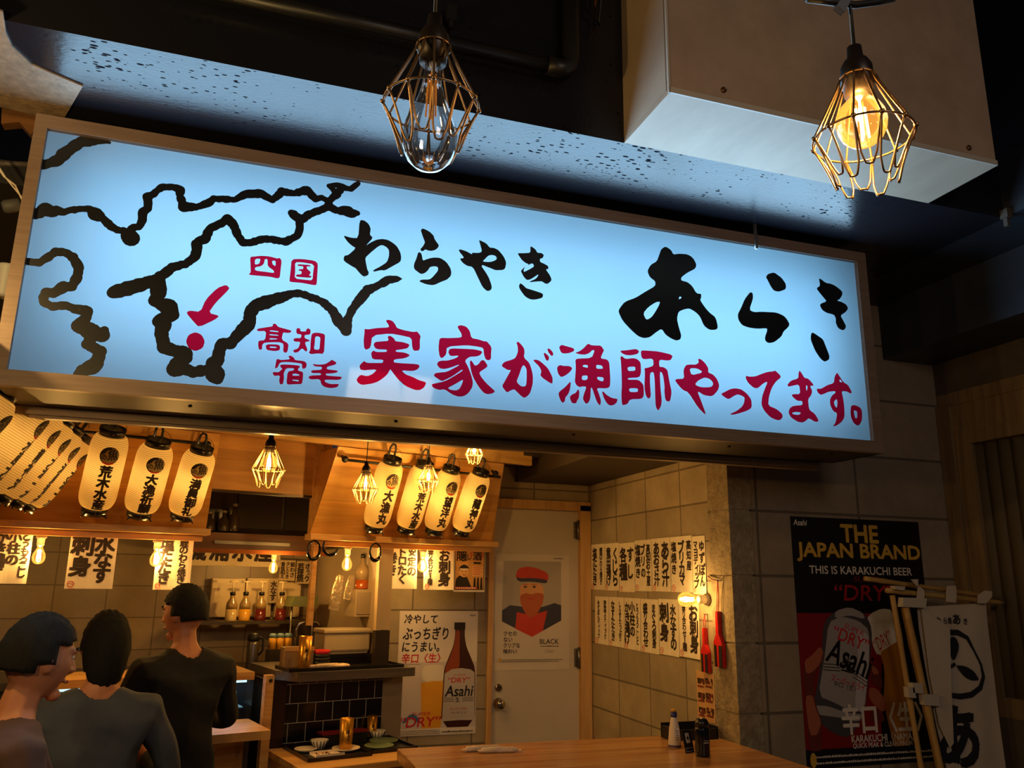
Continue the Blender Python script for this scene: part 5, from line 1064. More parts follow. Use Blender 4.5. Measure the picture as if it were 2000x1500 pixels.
# white cloth banner behind the hood
u0, z1 = onW(360, 1066, -1.225); u1, z0 = onW(546, 1108, -1.225)
def kban(a, w, h):
    for i, c in enumerate('磯浦水産'): a.text(c, w*(.02+.235*i), h*.20, h*.78, ink, w=w*.20, bold=.07)
sheet('kitchen_banner', 'white cloth banner with large brushed characters half hidden by the hood', 'banner', KP(u0, -1.225, z0), KU, u1-u0, z1-z0+.06, kban, None, mat('banner_white', (206, 186, 150), .85), .006)
gk = 'menu papers at the back of the kitchen'
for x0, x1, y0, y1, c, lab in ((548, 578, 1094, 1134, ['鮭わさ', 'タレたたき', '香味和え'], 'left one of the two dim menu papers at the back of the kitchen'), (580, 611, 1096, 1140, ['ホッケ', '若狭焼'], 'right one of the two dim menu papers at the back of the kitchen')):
    u0, z1 = onW(x0, y0, -1.15); u1, _ = onW(x1, y0, -1.15); _, z0 = onW(x0, y1, -1.15)
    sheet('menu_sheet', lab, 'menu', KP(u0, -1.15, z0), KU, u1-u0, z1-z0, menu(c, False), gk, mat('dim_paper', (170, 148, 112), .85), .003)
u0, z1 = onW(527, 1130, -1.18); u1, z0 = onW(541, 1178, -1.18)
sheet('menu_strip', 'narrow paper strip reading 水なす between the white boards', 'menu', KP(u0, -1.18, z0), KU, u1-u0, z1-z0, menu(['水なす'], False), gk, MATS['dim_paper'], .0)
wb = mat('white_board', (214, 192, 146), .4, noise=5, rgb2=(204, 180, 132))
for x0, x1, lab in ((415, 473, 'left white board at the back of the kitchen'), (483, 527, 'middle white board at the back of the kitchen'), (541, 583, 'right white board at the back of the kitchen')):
    u0, z1 = onW(x0, 1129, -1.22); u1, z0 = onW(x1, 1205, -1.22); t = thing('notice_board', lab, 'board', KP((u0+u1)/2, -1.22, z0), KM, 'white boards at the back of the kitchen')
    w = u1-u0; MB().box(-w/2, w/2, -.01, .03, 0, z1-z0, bev=.006).build('panel_face', wb, t)
    for s_ in (-1, 1): MB().box(s_*w*.42-.012, s_*w*.42+.012, -.014, -.0, z1-z0-.03, z1-z0-.012).build('clip', mat('clip_grey', (150, 134, 104), .4), t)
# shelf, pump bottles and what stands on the back counter
steel_dk = mat('dull_steel', (92, 82, 68), .35, .8)
b = (-1.2, -.9, 0); t = kth('back_counter', 'steel counter along the back of the kitchen', 'counter', *b); KB(t, -2.9, -.80, -1.28, -.62, .86, .90, b, 'worktop', steel_dk); KB(t, -2.9, -.80, -1.26, -.66, 0, .859, b, 'cabinet_base', mat('counter_steel_front', (80, 72, 62), .4, .7))
b = (-1.2, -1.1, 1.1); t = kth('bottle_shelf', 'steel shelf carrying the pump bottles', 'shelf', *b); _, zs = onW(500, 1212, -1.05); KB(t, -1.65, -.82, -1.21, -.98, zs-.02, zs, b, 'shelf_board', steel_dk)
for s_ in (-1.6, -.86): KB(t, s_-.01, s_+.01, -1.2, -1.18, .9, zs-.02, b, 'shelf_leg', steel_dk)
glassy = mat('pump_bottle_glass', (150, 122, 74), .15, spec=.7)
for i, (x, liq, lab) in enumerate(((451, (196, 168, 110), 'pump bottle at the left end of the steel shelf'), (477, (206, 150, 40), 'pump bottle with yellow contents on the steel shelf'), (508, (90, 26, 20), 'pump bottle with dark red contents in the middle of the steel shelf'), (548, (96, 28, 20), 'pump bottle with dark red contents right of the paper strip'))):
    u, _ = onW(x, 1200, -1.05); t = thing('pump_bottle', lab, 'bottle', KP(u, -1.05, zs), KM, 'pump bottles on the steel shelf')
    MB().lathe([(0, .075), (.036, .075), (.036, .10), (.033, .115), (.015, .145), (.014, .165), (0, .165)], 20).build('bottle_neck', glassy, t); MB().lathe([(0, 0), (.036, 0), (.037, .006), (.0365, .0745), (0, .0745)], 20).build('bottle_body', mat('liquid_%d' % i, liq, .2), t)
    MB().lathe([(.018, .164), (.018, .186), (0, .186)], 16).build('collar', pr_blk, t); MB().tube([(0, 0, .186), (0, 0, .25)], .005, 8).tube([(-.026, 0, .252), (.026, 0, .252)], .006, 8).build('pump', mat('pump_white', (220, 196, 150), .4), t)
u, _ = onW(548, 1245, -.75); t = thing('sauce_tub_row', 'row of yellow tubs with pale blue lids in a wire tray on the back counter', 'tubs', KP(u, -.75, 1.02), KM)
u0, z0 = onW(525, 1246, -.75); u1, z1 = onW(572, 1216, -.75); w = u1-u0
MB().box(-w/2, w/2, -.05, .05, -.10, -.004).build('tray_stand', steel_dk, t)
for i in range(3):
    x = -w/2+w*(i+.5)/3; MB().lathe([(0, 0), (w*.145, 0), (w*.155, .07), (0, .07)], 16, M=Matrix.Translation((x, 0, 0))).build('tub', mat('tub_yellow', (222, 158, 30), .4), t); MB().lathe([(w*.16, .07), (w*.16, .088), (w*.1, .096), (0, .096)], 16, M=Matrix.Translation((x, 0, 0))).build('lid', mat('lid_blue', (120, 150, 160), .4), t)
u, _ = onW(497, 1262, -.66); t = thing('steel_flask', 'tall steel vacuum flask with black top on the back counter', 'flask', KP(u, -.69, .90), KM)
MB().lathe([(0, 0), (.036, 0), (.037, .01), (.037, .16), (.033, .18), (0, .18)], 20).build('flask_body', steel, t); MB().lathe([(.035, .18), (.036, .19), (.034, .215), (.02, .225), (0, .226)], 20).build('flask_lid', black, t); MB().tube([(.034, 0, .2), (.06, 0, .19), (.062, 0, .12), (.038, 0, .09)], .007, 8).build('handle', black, t)
u, _ = onW(600, 1170, -.8); t = thing('dish_rack', 'green plastic dish rack by the kitchen partition', 'rack', KP(u, -.95, .9), KM)
_, zr = onW(600, 1178, -.95); zr -= .9
MB().prism([(-.09, -.08, zr-.02), (.1, -.08, zr-.02), (.1, -.08, zr+.045), (-.06, -.08, zr+.045)], (0, .16, 0)).build('rack_basket', mat('rack_green', (96, 100, 56), .5), t)
for x in (-.07, .08): MB().tube([(x, -.06, 0), (x, -.06, zr-.02)], .006, 8).build('rack_leg', steel, t)
u, _ = onW(580, 1240, -.62); t = thing('kitchen_faucet', 'curved steel faucet in front of the green rack', 'faucet', KP(u, -.64, .9), KM)
MB().tube([(0, 0, 0), (0, 0, .24), (.012, 0, .275), (.05, 0, .29), (.13, 0, .285), (.15, 0, .27)], .008, 10).build('spout', chrome, t); MB().lathe([(.022, 0), (.022, .02), (.012, .03), (0, .03)], 16).build('faucet_base', chrome, t)
def cup(label, u, w, z, r, h, m, group=None, name='tumbler', cat='tumbler', flare=.82, mark=True):
    t = thing(name, label, cat, KP(u, w, z), KM, group)
    n = [(0, 0), (r*flare, 0), (r*flare+.001, .003), (r, h), (r-.002, h), (r*flare-.001, .006), (0, .006)]
    MB().lathe(n, 24).build('cup_body', m, t)
    if mark:
        a = Art(); a.text('あ', -.012, h*.52, .018, pr_blk, bold=.05); a.text('ら', -.004, h*.4, .013, pr_blk, bold=.05); a.text('き', -.006, h*.28, .012, pr_blk, bold=.05)
        a.build('cup_mark', t, fn=lambda x, y, l: (x, -math.sqrt(max(0, (r*flare+(r-r*flare)*y/h+.0012)**2-x*x))-l, y))
    return t
u, _ = onW(610, 1225, -.7); _, z_ = onW(610, 1225, -.7); cup('dark tumbler standing on the back counter below the green rack', u, -.68, .90, .04, .115, mat('dark_cup', (34, 26, 22), .3), mark=False)
# hanging things under the right ledge
def ring_hook(label, x, y, w, h, half=False):
    u, z = onW(x, y, .055); t = thing('hanging_loop', label, 'loop', KP(u, .055, z), KM, 'black loops hanging under the right ledge'); n = 24
    a0, a1 = (0, 360) if not half else (150, 350)
    P = [(w*math.cos(R(a0+(a1-a0)*i/n)), .0, h*math.sin(R(a0+(a1-a0)*i/n))) for i in range(n+1)]
    MB().tube(P, [.0055+.006*max(0, -math.sin(R(a0+(a1-a0)*i/n))) for i in range(n+1)], 10).build('loop_strap', mat('gloss_black', (14, 13, 13), .15), t); MB().tube([(0, 0, h), (0, 0, h+.015)], .004, 6).build('hook_wire', chrome, t)
ring_hook('black oval loop hanging at the left end of the right ledge', 613, 1074, .036, .052); ring_hook('black curved hook hanging beside the pine jamb', 646, 1066, .045, .05, True); ring_hook('black oval loop hanging beside the first menu sheet', 733, 1078, .034, .05)
foil = mat('foil_bag', (206, 186, 150), .2, .7, noise=20, bump=(35, 1.0))
for i, (x, y, h_, w_, lab) in enumerate(((655, 1190, .20, .035, 'shiny foil bag leaning against the kitchen partition'), (681, 1170, .14, .026, 'smaller foil bag hanging beside the whisky bottle'))):
    u, z = onW(x, y, -.28); t = tag(MB().prism([(-w_, 0, 0), (w_*.5, 0, -.01), (w_*1.0, 0, h_*.3), (w_*1.1, 0, h_), (w_*.2, 0, h_*1.03), (-w_*.5, 0, h_*.6)], (0, .03, 0)).build('foil_bag', foil, loc=KP(u, -.28, z)), lab, 'bag', 'foil bags in the kitchen'); t.rotation_euler = KM.to_euler()
u, z = onW(706, 1150, -.30); t = thing('whisky_bottle', 'clear whisky bottle with amber rest standing on the pale wall box', 'bottle', KP(u, -.30, z), KM)
MB().lathe([(0, 0), (.042, 0), (.043, .005), (.043, .055), (0, .055)], 20).build('amber_contents', mat('amber_liquid', (150, 70, 16), .15), t); MB().lathe([(.043, .0552), (.043, .11), (.035, .13), (.014, .155), (.0135, .19), (0, .19)], 20).build('glass_body', mat('clear_bottle', (150, 128, 96), .12, spec=.8), t); MB().lathe([(.016, .19), (.016, .215), (0, .215)], 14).build('cap', pr_blk, t)
b = (u, -.30, z-.2); t = kth('wall_box', 'pale grey box on the kitchen partition below the whisky bottle', 'box', *b); KB(t, u-.07, u+.075, -.39, -.22, z-.165, z-.003, b, 'box_body', mat('box_grey', (150, 132, 106), .45)); KB(t, u-.06, u+.065, -.22, -.215, z-.15, z-.02, b, 'box_lid', mat('box_lid', (132, 116, 92), .45))
# steel pass with trays
b = (-1.0, .1, .92); t = kth('steel_counter', 'steel serving counter with rounded edge above the black tiles', 'counter', *b)
P = [(-1.37, .0), (-1.30, .155), (-1.285, .17), (-.62, .17), (-.60, .155), (-.60, -.045), (-.75, -.045), (-.75, -.5), (-1.37, -.5)]
MB().prism([(u-b[0], -(w-b[1]), .0) for u, w in P], (0, 0, .047)).build('counter_slab', steel, t)
b = (-1.0, 0, 0); t = kth('tiled_counter_wall', 'low counter wall faced with glossy black square tiles', 'counter wall', *b); KB(t, -1.305, -.73, -.045, 0, 0, .915, b, 'tile_face', tile_dark); KB(t, -1.305, -.75, -.5, -.046, 0, .915, b, 'counter_body', dk_wood); KB(t, -1.40, -1.31, -.3, .02, 0, .915, b, 'corner_panel', mat('brown_steel_panel', (58, 40, 30), .35, .5)); KB(t, -.728, -.60, -.045, -.005, 0, .915, b, 'end_panel', mat('grey_block_end', (140, 124, 104), .85))
def onS(x, y, z): q = onZ(x, y, z); d = q-KO; return d.dot(KU), d.dot(KN)
def ktray(label, u0, u1, w0, w1, z, group=None, h=.018):
    t = kth('serving_tray', label, 'tray', (u0+u1)/2, (w0+w1)/2, z, group); a, c = (u1-u0)/2, (w1-w0)/2
    MB().box(-a, a, -c, c, 0, .006).box(-a, a, -c, -c+.008, .006, h).box(-a, a, c-.008, c, .006, h).box(-a, -a+.008, -c, c, .006, h).box(a-.008, a, -c, c, .006, h).build('tray_body', mat('tray_black', (18, 14, 14), .3), t); return t
SZ = .967
ktray('long black tray lying on the steel serving counter', -1.34, -.66, -.12, .13, SZ)
for i in range(3): ktray(('lowest tray of the stack under the clear tub', 'middle tray of the stack under the clear tub', 'topmost tray of the stack under the clear tub')[i], -1.06, -.75, -.34, -.13, SZ+.0205*i, 'stack of black trays on the steel counter')
cl_pl = mat('frosted_plastic', (196, 178, 146), .35, spec=.6, trans=.25)
u, w = -.87, -.235; t = kth('plastic_tub', 'frosted plastic food tub with lid on the tray stack', 'tub', -.905, w, SZ+.062)
MB().prism([(-.135, -.08, 0), (.135, -.08, 0), (.135, .08, 0), (-.135, .08, 0)], (0, 0, .012)).box(-.145, .145, -.088, .088, .012, .115, bev=.012).build('tub_body', cl_pl, t); MB().box(-.152, .152, -.095, .095, .116, .142, bev=.008).build('tub_lid', cl_pl, t)
brass_cup = mat('gold_tumbler', (190, 136, 44), .28, .75)
gg = 'gold tumblers on the trays'
cup('gold tumbler standing at the left end of the steel serving counter', -1.235, .06, SZ+.007, .037, .175, brass_cup, gg)
t = kth('bowl_stack', 'stack of black bowls with red rims on the steel counter', 'bowls', -1.10, -.04, SZ+.007)
for k in range(4): MB().lathe([(0, .02*k), (.036, .02*k), (.05, .02*k+.03), (.047, .02*k+.03), (.034, .02*k+.006), (0, .02*k+.006)], 24).build('bowl', black if k < 3 else lq_red, t)
b = (-1.33, -.16, SZ+.007); t = kth('cutlery_box', 'beige box with striped cup at the left end of the steel counter', 'box', -1.235, -.06, SZ+.007); MB().box(-.085, .085, -.03, .05, 0, .11, bev=.004).build('box_body', mat('beige_box', (150, 120, 82), .5), t); MB().box(-.085, .085, -.034, -.0305, .09, .112).build('box_rim', mat('box_rim', (196, 150, 90), .4), t)
napk = mat('napkin', (226, 198, 168), .85, noise=20, bump=(40, .8))
t = tag(MB().ball((.07, 0, .012), .055, .035, .013, 12, 8).tube([(-.15, .03, .008), (-.05, .0, .014), (.05, .0, .014)], [.006, .013, .014], 8).build('crumpled_napkin', napk, loc=KP(-1.10, .085, SZ+.008)), 'crumpled white napkin beside the gold tumbler on the steel counter', 'napkin'); t.rotation_euler = KM.to_euler()
# lower shelf in front of the black tiles
LZ2 = .575; b = (-1.05, .2, 0); t = kth('low_cabinet', 'low pine cabinet in front of the black tiles', 'cabinet', *b)
KB(t, -1.40, -.68, .035, .62, LZ2-.03, LZ2, b, 'cabinet_top', ledge_w); KB(t, -1.39, -.69, .04, .6, 0, LZ2-.031, b, 'cabinet_body', panel_w)
ktray('black tray with used plates on the low cabinet', -1.32, -.98, .06, .46, LZ2); ktray('black tray with green plates at the right end of the low cabinet', -.965, -.70, .06, .42, LZ2)
z3 = LZ2+.0065
def plate(label, u, w, r, m, sq=False, group=None, z=z3):
    t = kth('small_plate' if not sq else 'square_plate', label, 'plate', u, w, z, group)
    if sq: MB().box(-r, r, -r*.7, r*.7, 0, .006, bev=.002).box(-r, r, -r*.7, -r*.62, .006, .016).box(-r, r, r*.62, r*.7, .006, .016).build('plate_body', m, t)
    else: MB().lathe([(0, 0), (r*.55, 0), (r, .014), (r-.002, .017), (r*.55, .005), (0, .004)], 28).build('plate_body', m, t)
    return t
wh = mat('white_ceramic', (224, 206, 186), .25); gr = mat('celadon', (104, 122, 96), .3)
plate('white round plate at the back left of the used tray', -1.25, .22, .06, wh); s = plate('white rectangular plate with food scraps on the used tray', -1.19, .37, .075, wh, True)
for k in range(7): MB().ball((random.uniform(-.05, .05), random.uniform(-.03, .03), .010), .006, .005, .004, 8, 6).build('food_scrap', photo[(0, 2, 1)[k % 3]], s)
plate('white round plate under the gold tumbler', -1.06, .30, .075, wh); plate('green leaf plate further back on the right tray', -.80, .20, .08, gr); plate('green leaf plate nearer on the right tray', -.88, .32, .08, gr)
st = mat('striped_bowl_white', (196, 186, 176), .3)
for u, w, lab in ((-1.17, .20, 'striped bowl beside the gold tumbler on the used tray'), (-.79, .09, 'striped bowl at the back of the right tray')):
    t = kth('striped_bowl', lab, 'bowl', u, w, z3+(.0 if u < -1 else 0)); MB().lathe([(0, 0), (.025, 0), (.047, .048), (.044, .048), (.023, .006), (0, .005)], 28).build('bowl_body', st, t)
    for k in range(14):
        a_ = 2*math.pi*k/14; MB().tube([(.0285*math.cos(a_), .0285*math.sin(a_), .006), (.0475*math.cos(a_), .0475*math.sin(a_), .046)], .0025, 5).build('stripe', mat('stripe_blue', (40, 44, 62), .4), t)
cup('gold tumbler in the middle of the low cabinet', -1.055, .28, z3+.006, .038, .15, brass_cup, gg); cup('gold tumbler at the back near the beer poster', -.80, .035, LZ2, .03, .125, brass_cup, gg)
b = (-1.0, .09, LZ2); t = kth('lacquer_box', 'black lacquer box with red rim at the foot of the tiles', 'box', -1.0, .105, z3); MB().box(-.13, .13, -.035, .035, 0, .055, bev=.003).build('box_body', black, t); MB().box(-.135, .135, -.04, .04, .0555, .066).build('box_rim', mat('dark_red_rim', (110, 20, 34), .3), t)
# pine post and cold display case to the left of the tiles
b = (-1.43, .1, 0); t = kth('pine_post', 'pine post with a bolt at the left of the black tiles', 'post', *b); KB(t, -1.455, -1.41, .06, .11, 0, .955, b, 'post_body', ledge_w); MB().lathe([(.010, 0), (.010, -.006), (0, -.006)], 12, M=Matrix.Translation((.0, -.0105, .93)) @ Matrix.Rotation(R(-90), 4, 'X')).build('bolt', black, t)
b = (-1.9, -.3, 0); t = kth('display_case', 'glass display case with cold light behind the pine post', 'case', *b)
KB(t, -2.6, -1.47, -.45, -.05, 0, .62, b, 'case_base', mat('case_base', (90, 70, 54), .5)); KB(t, -2.6, -1.47, -.45, -.05, .92, .96, b, 'case_top', ledge_w); KB(t, -2.6, -1.47, -.45, -.43, .62, .92, b, 'case_back', mat('case_back', (96, 112, 118), .4))
KB(t, -2.6, -1.47, -.06, -.055, .62, .92, b, 'case_glass', thin_glass('case_glass', (235, 245, 248), .3)); KB(t, -1.475, -1.47, -.43, -.06, .62, .92, b, 'case_glass', MATS['case_glass']); KB(t, -2.55, -1.5, -.36, -.12, .77, .776, b, 'case_shelf', mat('case_shelf', (170, 190, 196), .2))
KB(t, -2.5, -1.5, -.1, -.085, .905, .918, b, 'case_lamp', emitter('case_lamp', (190, 226, 240), 2.2)); lamp('AREA', 'case_light', KP(-1.95, -.2, .90), 1.6, (.62, .85, 1), 1.0, .1, aim=(0, 0, -1))
for k, u in enumerate((-1.55, -1.64, -1.74, -1.84)):
    tt = kth('jar', ('small glass jar on the upper shelf of the cold case nearest the post', 'small glass jar on the upper shelf of the cold case, second from the post', 'small glass jar on the upper shelf of the cold case, third from the post', 'small glass jar on the upper shelf of the cold case, farthest from the post')[k], 'jar', u, -.2, .777, 'jars in the cold display case'); MB().lathe([(0, 0), (.03, 0), (.031, .07), (.026, .08), (0, .08)], 16).build('jar_body', mat('jar_glass', (150, 168, 172), .15, spec=.8), tt); MB().lathe([(.028, .08), (.028, .094), (0, .094)], 16).build('jar_lid', steel, tt)
# guests' counter further left
b = (-2.2, .45, 0); t = kth('guest_counter', 'wooden guest counter in front of the cold case at the lower left', 'counter', *b); KB(t, -3.3, -1.50, .0, .40, .69, .73, b, 'counter_top', ledge_w); KB(t, -3.3, -1.52, .0, .03, 0, .69, b, 'counter_front', panel_w)

# ============================================================ GUESTS ON STOOLS (lower left)
skin = mat('skin', (206, 140, 104), .55, noise=12, rgb2=(194, 124, 90)); hair_m = mat('black_hair', (14, 11, 9), .9, noise=60, rgb2=(10, 8, 8), stretch=(1, 1, .15), bump=(90, .5))
def skinned(chains, voxel=None, extra=None, sub=1):
    """grow one surface round chains of (point, radius); extra: MB joined in before the surfaces are fused"""
    bm = bmesh.new(); lay = bm.verts.layers.skin.verify(); idx = {}
    first = True
    for ch in chains:
        prev = None
        for p, r in ch:
            k = tuple(round(q, 4) for q in p)
            if k not in idx:
                v = bm.verts.new(p); v[lay].radius = (r, r) if not isinstance(r, tuple) else r
                if first: v[lay].use_root = True; first = False
                idx[k] = v
            v = idx[k]
            if prev is not None and prev is not v and not bm.edges.get((prev, v)): bm.edges.new((prev, v))
            prev = v
    me = bpy.data.meshes.new('sk'); bm.to_mesh(me); bm.free(); o = bpy.data.objects.new('sk', me); COL.objects.link(o)
    m = o.modifiers.new('s', 'SKIN'); m.use_smooth_shade = True; m = o.modifiers.new('u', 'SUBSURF'); m.levels = sub
    out = bpy.data.meshes.new_from_object(o.evaluated_get(bpy.context.evaluated_depsgraph_get())); bpy.data.objects.remove(o)
    if extra or voxel:
        bm = bmesh.new(); bm.from_mesh(out)
        if extra: e = extra.mesh('e', []) if False else extra.mesh('e', skin); bm.from_mesh(e)
        bm.to_mesh(out); bm.free()
    if voxel:
        o = bpy.data.objects.new('rm', out); COL.objects.link(o); m = o.modifiers.new('r', 'REMESH'); m.mode = 'VOXEL'; m.voxel_size = voxel; m.use_smooth_shade = True
        m = o.modifiers.new('sm', 'SMOOTH'); m.iterations = 3; m.factor = .5
        out = bpy.data.meshes.new_from_object(o.evaluated_get(bpy.context.evaluated_depsgraph_get())); bpy.data.objects.remove(o)
    for p in out.polygons: p.use_smooth = True
    return out
def ik(a, b, l1, l2, pole):
    d = b-a; L = min(d.length, (l1+l2)*.995); d.normalize(); b2 = a+d*L
    x = (l1*l1-l2*l2+L*L)/(2*L); h = math.sqrt(max(0, l1*l1-x*x)); n = (pole-d*pole.dot(d)).normalized(); return a+d*x+n*h, b2
def person(label, seat, face, seat_h, lean, hands, shirt, trousers, head_turn=0, head_nod=0, sleeves=.6, hair_long=False, group=None):
    c, s = math.cos(face), math.sin(face)   # face 0 looks along +Y, positive turns left
    RM = frame(Vector((c, s, 0)), Vector((-s, c, 0)), Vector((0, 0, 1)))
    t = thing('person', label, 'person', (seat[0], seat[1], 0), RM)
    pz = seat_h+.10; V = Vector
    P = lambda x, y, z: V((x, y, pz+z))
    pel, bel, che, upc, nec, hb = P(0, 0, 0), P(0, .01+lean*.1, .13), P(0, .015+lean*.3, .28), P(0, lean*.45, .41), P(0, lean*.54, .49), P(0, lean*.6+.01, .56)
    hc = P(0, lean*.66+.03, .655)
    ex = MB(); HR = Matrix.Translation(hc) @ Matrix.Rotation(head_turn, 4, 'Z') @ Matrix.Rotation(-head_nod, 4, 'X')
    vs = []; n, m_ = 28, 20
    for i in range(m_+1):
        ph = math.pi*i/m_; z = -math.cos(ph)
        for k in range(n):
            a = 2*math.pi*k/n; x, y = math.sin(ph)*math.cos(a), math.sin(ph)*math.sin(a)
            jw = 1-.34*max(0, -z-.1)**1.1; X, Y, Z = x*.077*jw, y*.096, z*.118
            if y > 0 and z < -.2: Y *= 1.0-.08*(-z)
            if y < 0 and z < -.1: Y *= 1-.45*min(1, -z)
            if y > .5 and .05 < z < .3: Y -= .005
            vs.append((X, Y, Z))
    ex.add(vs, [(i*n+k, i*n+(k+1) % n, (i+1)*n+(k+1) % n, (i+1)*n+k) for i in range(m_) for k in range(n)], M=HR)
    ex.tube([(0, .088, .028), (0, .102, -.004), (0, .110, -.022), (0, .094, -.032)], [.008, .010, .013, .009], 10, M=HR)       # nose
    for q in (-1, 1):
        ex.ball((q*.079, -.004, -.008), .010, .019, .031, 10, 8, M=HR); ex.ball((q*.016, .098, -.026), .009, .009, .008, 8, 6, M=HR)
        ex.ball((q*.032, .083, .030), .022, .010, .007, 10, 6, M=HR)
    ex.tube([(-.024, .086, -.058), (0, .096, -.056), (.024, .086, -.058)], [.005, .007, .005], 8, M=HR); ex.ball((0, .070, -.094), .030, .020, .020, 12, 8, M=HR)
    chains = [[(pel, (.165, .125)), (bel, (.155, .115)), (che, (.168, .125)), (upc, (.125, .10)), (nec, .058), (hb, .053), (hc, .06)]]
    segs = [('t', pel, upc, .13), ('n', upc+V((0, 0, .075)), hc+V((0, 0, .05)), .085)]
    for q, hd in zip((-1, 1), hands):
        sh = P(q*.175, lean*.44, .415); el, wr = ik(sh, P(*hd), .28, .25, V((q*.5, -.5, -.6)))
        chains.append([(upc, (.125, .10)), (sh, .070), ((sh+el)/2, .050), (el, .040), ((el+wr)/2, .036), (wr, .026)])
        segs += [('a', sh, el, .055), ('f', el, wr, .035), ('h', wr+(wr-el).normalized()*.03, wr+(wr-el).normalized()*.2, .055)]
        d = (wr-el).normalized(); side = d.cross(V((0, 0, 1))); side = side.normalized() if side.length > .1 else V((1, 0, 0)); nrm = side.cross(d).normalized()
        pa = wr+d*.045; ex.tube([wr-d*.02, wr+d*.015, pa, wr+d*.09], [.025, .03, .036, .030], 12)
        for k in range(4):
            o_ = side*(.027-.018*k); L = (.062, .072, .068, .052)[k]; b0 = wr+d*.082+o_; dn = -nrm
            ex.tube([b0-d*.03, b0, b0+d*L*.45+dn*L*.12, b0+d*L*.78+dn*L*.42, b0+d*L*.92+dn*L*.72], [.0095, .0092, .0085, .008, .006], 8)
        th = side*q*-1 if (side*q).dot(V((1, 0, 0))) > 0 else side*q
        ex.tube([wr+d*.02+th*.015, wr+d*.05+th*.042-nrm*.008, wr+d*.078+th*.05-nrm*.02, wr+d*.1+th*.044-nrm*.03], [.014, .0115, .0098, .007], 8)
        hp, kn, an, to = P(q*.085, .02, -.015), P(q*.13, .42, -.01), P(q*.13, .36, -.40 if seat_h < .5 else -.42), P(q*.14, .52, -.44)
        gz = -pz+.07; an = P(q*.13, .36, gz); to = P(q*.14, .52, gz-.035)
        chains.append([(pel, (.165, .125)), (hp, .095), ((hp+kn)/2, .07), (kn, .052), ((kn+an)/2, .046), (an, .034), (to, .028)])
        segs += [('l', hp, kn, .075), ('l', kn, an, .045)]
    me = skinned(chains, .0065, ex); me.materials.clear(); me.materials.append(skin)
    b = bpy.data.objects.new('body', me); COL.objects.link(b); b.parent = t
    me.calc_loop_triangles(); cls = []
    for v in me.vertices:       # which limb each point of the body belongs to
        best = None
        for k, p0, p1, r in segs:
            d = p1-p0; f = max(0, min(1, (v.co-p0).dot(d)/d.length_squared)); q = (v.co-(p0+d*f)).length/r
            if best is None or q < best[0]: best = (q, k, f)
        cls.append(best)
    zw, zn = pz+.0, pz+.43
    def worn(v):
        q, k, f = cls[v.index]; z = v.co.z
        yy = v.co.y-lean*.52; rr_ = math.hypot(v.co.x, yy*1.1)
        if z > pz+.40 and k in 'tna': return 'S' if rr_ > .074+.02*max(0, yy/.08) and z < pz+.5 else ''
        if k in 't': return 'S' if z > zw else 'T'
        if k == 'n': return 'S' if z < pz+.40 else ''
        if k == 'a': return 'S' if f <= sleeves or sleeves >= 1 else ''
        if k == 'f': return 'S' if sleeves >= 1 and f < .93 else ''
        if k == 'l': return 'T' if z < zw+.02 or f > .02 else 'S'
        return ''
    wv = [worn(v) for v in me.vertices]
    for nm, key, mm, off in (('shirt', 'S', shirt, .009), ('trousers', 'T', trousers, .008)):
        bm = bmesh.new(); bm.from_mesh(me); bm.verts.ensure_lookup_table(); bm.normal_update()
        keep = set(i for i, k in enumerate(wv) if k == key)
        grow = set()
        for v in list(bm.verts):
            if v.index not in keep and any(e.other_vert(v).index in keep for e in v.link_edges): grow.add(v.index)
        keep |= grow
        nr = [(v, v.co+v.normal*off) for v in bm.verts]
        for v, c_ in nr: v.co = c_
        bmesh.ops.delete(bm, geom=[v for v in bm.verts if v.index not in keep], context='VERTS')
        bmesh.ops.smooth_vert(bm, verts=[v for v in bm.verts if not v.is_boundary], factor=.5, use_axis_x=True, use_axis_y=True, use_axis_z=True)
        for v in bm.verts: v.co += v.normal*(.0035*math.sin(v.co.z*34+v.co.x*17)+.002*math.sin(v.co.x*41-v.co.z*19))
        m2 = bpy.data.meshes.new(nm); bm.to_mesh(m2); bm.free(); m2.materials.append(mm)
        for p in m2.polygons: p.use_smooth = True
        o = bpy.data.objects.new(nm, m2); COL.objects.link(o); o.parent = t; md = o.modifiers.new('t', 'SOLIDIFY'); md.thickness = .006; md.offset = -1
    for q in (-1, 1):
        a_ = P(q*.13, .36, -pz+.07); MB().ball((q*.135, .43, .045), .046, .12, .045, 16, 10).build('shoe', mat('dark_shoe', (26, 22, 22), .4), t)
        e = MB().ball((q*.031, .0815, .014), .0115, .007, .0072, 14, 10, M=HR).build('eye', mat('eye_white', (220, 212, 204), .2), t); MB().ball((q*.031, .0868, .014), .0058, .003, .0058, 12, 8, M=HR).build('iris', mat('iris', (30, 18, 12), .15), e)
        MB().tube([(q*.014, .096, .034), (q*.032, .094, .040), (q*.05, .082, .034)], [.003, .0042, .002], 8, M=HR).build('eyebrow', hair_m, t)
    MB().tube([(-.024, .0915, -.058), (0, .1035, -.0565), (.024, .0915, -.058)], [.002, .0052, .002], 8, M=HR).build('lips', mat('lips', (168, 84, 70), .45), t)
    # hair: a cap of strands following the skull, open over the face
    bm = bmesh.new(); bmesh.ops.create_uvsphere(bm, u_segments=40, v_segments=28, radius=1)
    low = -.95 if hair_long else -.35
    kill = [v for v in bm.verts if (v.co.y > .25 and v.co.z < .52-.25*abs(v.co.x)) or (v.co.z < -.15 and v.co.y > -.25) or v.co.z < low]
    bmesh.ops.delete(bm, geom=kill, context='VERTS')
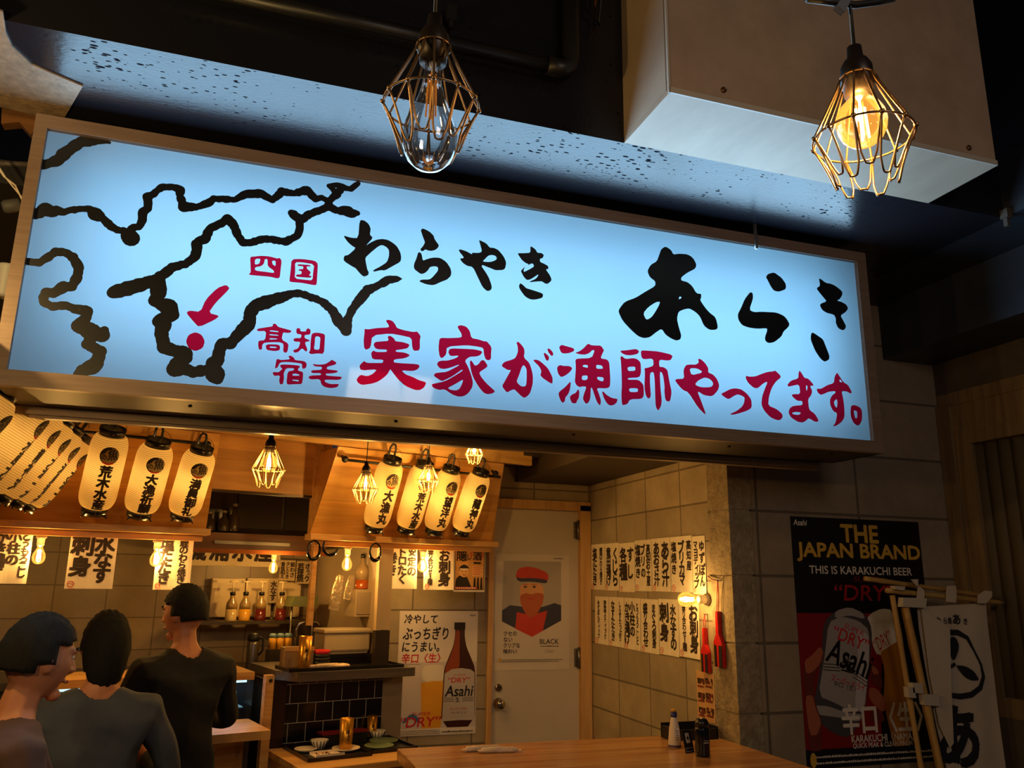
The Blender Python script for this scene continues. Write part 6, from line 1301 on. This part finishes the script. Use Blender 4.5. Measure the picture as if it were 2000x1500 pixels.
    for v in bm.verts:
        wv = 1+.02*math.sin(v.co.x*23+v.co.z*9)+.015*math.sin(v.co.y*31)
        v.co = Vector((v.co.x*.089*wv, v.co.y*.108*wv-.004, v.co.z*(.130 if v.co.z > 0 else (.19 if hair_long else .125))*wv+.004))
    me = bpy.data.meshes.new('hair'); bm.to_mesh(me); bm.free(); me.transform(HR); me.materials.append(hair_m)
    for p in me.polygons: p.use_smooth = True
    o = bpy.data.objects.new('hair', me); COL.objects.link(o); o.parent = t; m = o.modifiers.new('t', 'SOLIDIFY'); m.thickness = .012; m.offset = -1
    return t
def stool(label, x, y, h):
    t = thing('bar_stool', label, 'stool', (x, y, 0), None, 'stools of the guests')
    MB().lathe([(0, h-.05), (.15, h-.05), (.165, h-.035), (.165, h-.01), (.15, h), (0, h)], 28).build('seat', mat('stool_seat', (70, 46, 34), .5), t)
    for k in range(4): a = math.pi/4+k*math.pi/2; MB().tube([(.11*math.cos(a), .11*math.sin(a), h-.05), (.17*math.cos(a), .17*math.sin(a), 0)], .012, 8).build('leg', black, t)
    MB().tube([(.148*math.cos(2*math.pi*k/24), .148*math.sin(2*math.pi*k/24), h*.4) for k in range(24)], .008, 6, closed=True).build('foot_ring', black, t)
blue_grey = mat('blue_grey_shirt', (84, 90, 104), .85, noise=9, rgb2=(72, 78, 92), bump=(18, .3)); blk_cloth = mat('black_cloth', (24, 22, 24), .85, bump=(18, .3), noise=9); jeans = mat('dark_trousers', (38, 38, 46), .85, bump=(20, .3)); tee = mat('brown_grey_tee', (92, 66, 56), .85, bump=(18, .3))
ha = onY(100, 1262, 2.8); hb_ = onY(214, 1248, 3.6); hc_ = onY(364, 1200, 4.1)
A = (ha.x-.12, ha.y-.03); stool('round stool under the guest nearest the picture’s left edge', *A, .46)
person('person in a brown tee at the lower left, face turned towards the right', A, R(-68), .46, .10, ((-.18, .30, .10), (.14, .34, .16)), tee, jeans, head_turn=R(14), head_nod=R(8), sleeves=.55)
Bq = (hb_.x, hb_.y-.10); stool('round stool under the guest in the blue-grey shirt', *Bq, .44)
person('person in a blue-grey long-sleeved shirt seen from behind at the guest counter', Bq, R(6), .44, .12, ((-.2, .36, .20), (.2, .36, .20)), blue_grey, jeans, head_turn=R(10), head_nod=R(10), sleeves=1, hair_long=True)
Cq = (hc_.x+.03, hc_.y-.04); stool('round stool under the guest in black beside the tiled wall', *Cq, .54)
person('person in black clothes seated at the counter next to the pine post', Cq, R(28), .54, .08, ((-.18, .33, .18), (.18, .33, .18)), blk_cloth, blk_cloth, head_turn=R(30), head_nod=R(6), sleeves=1)
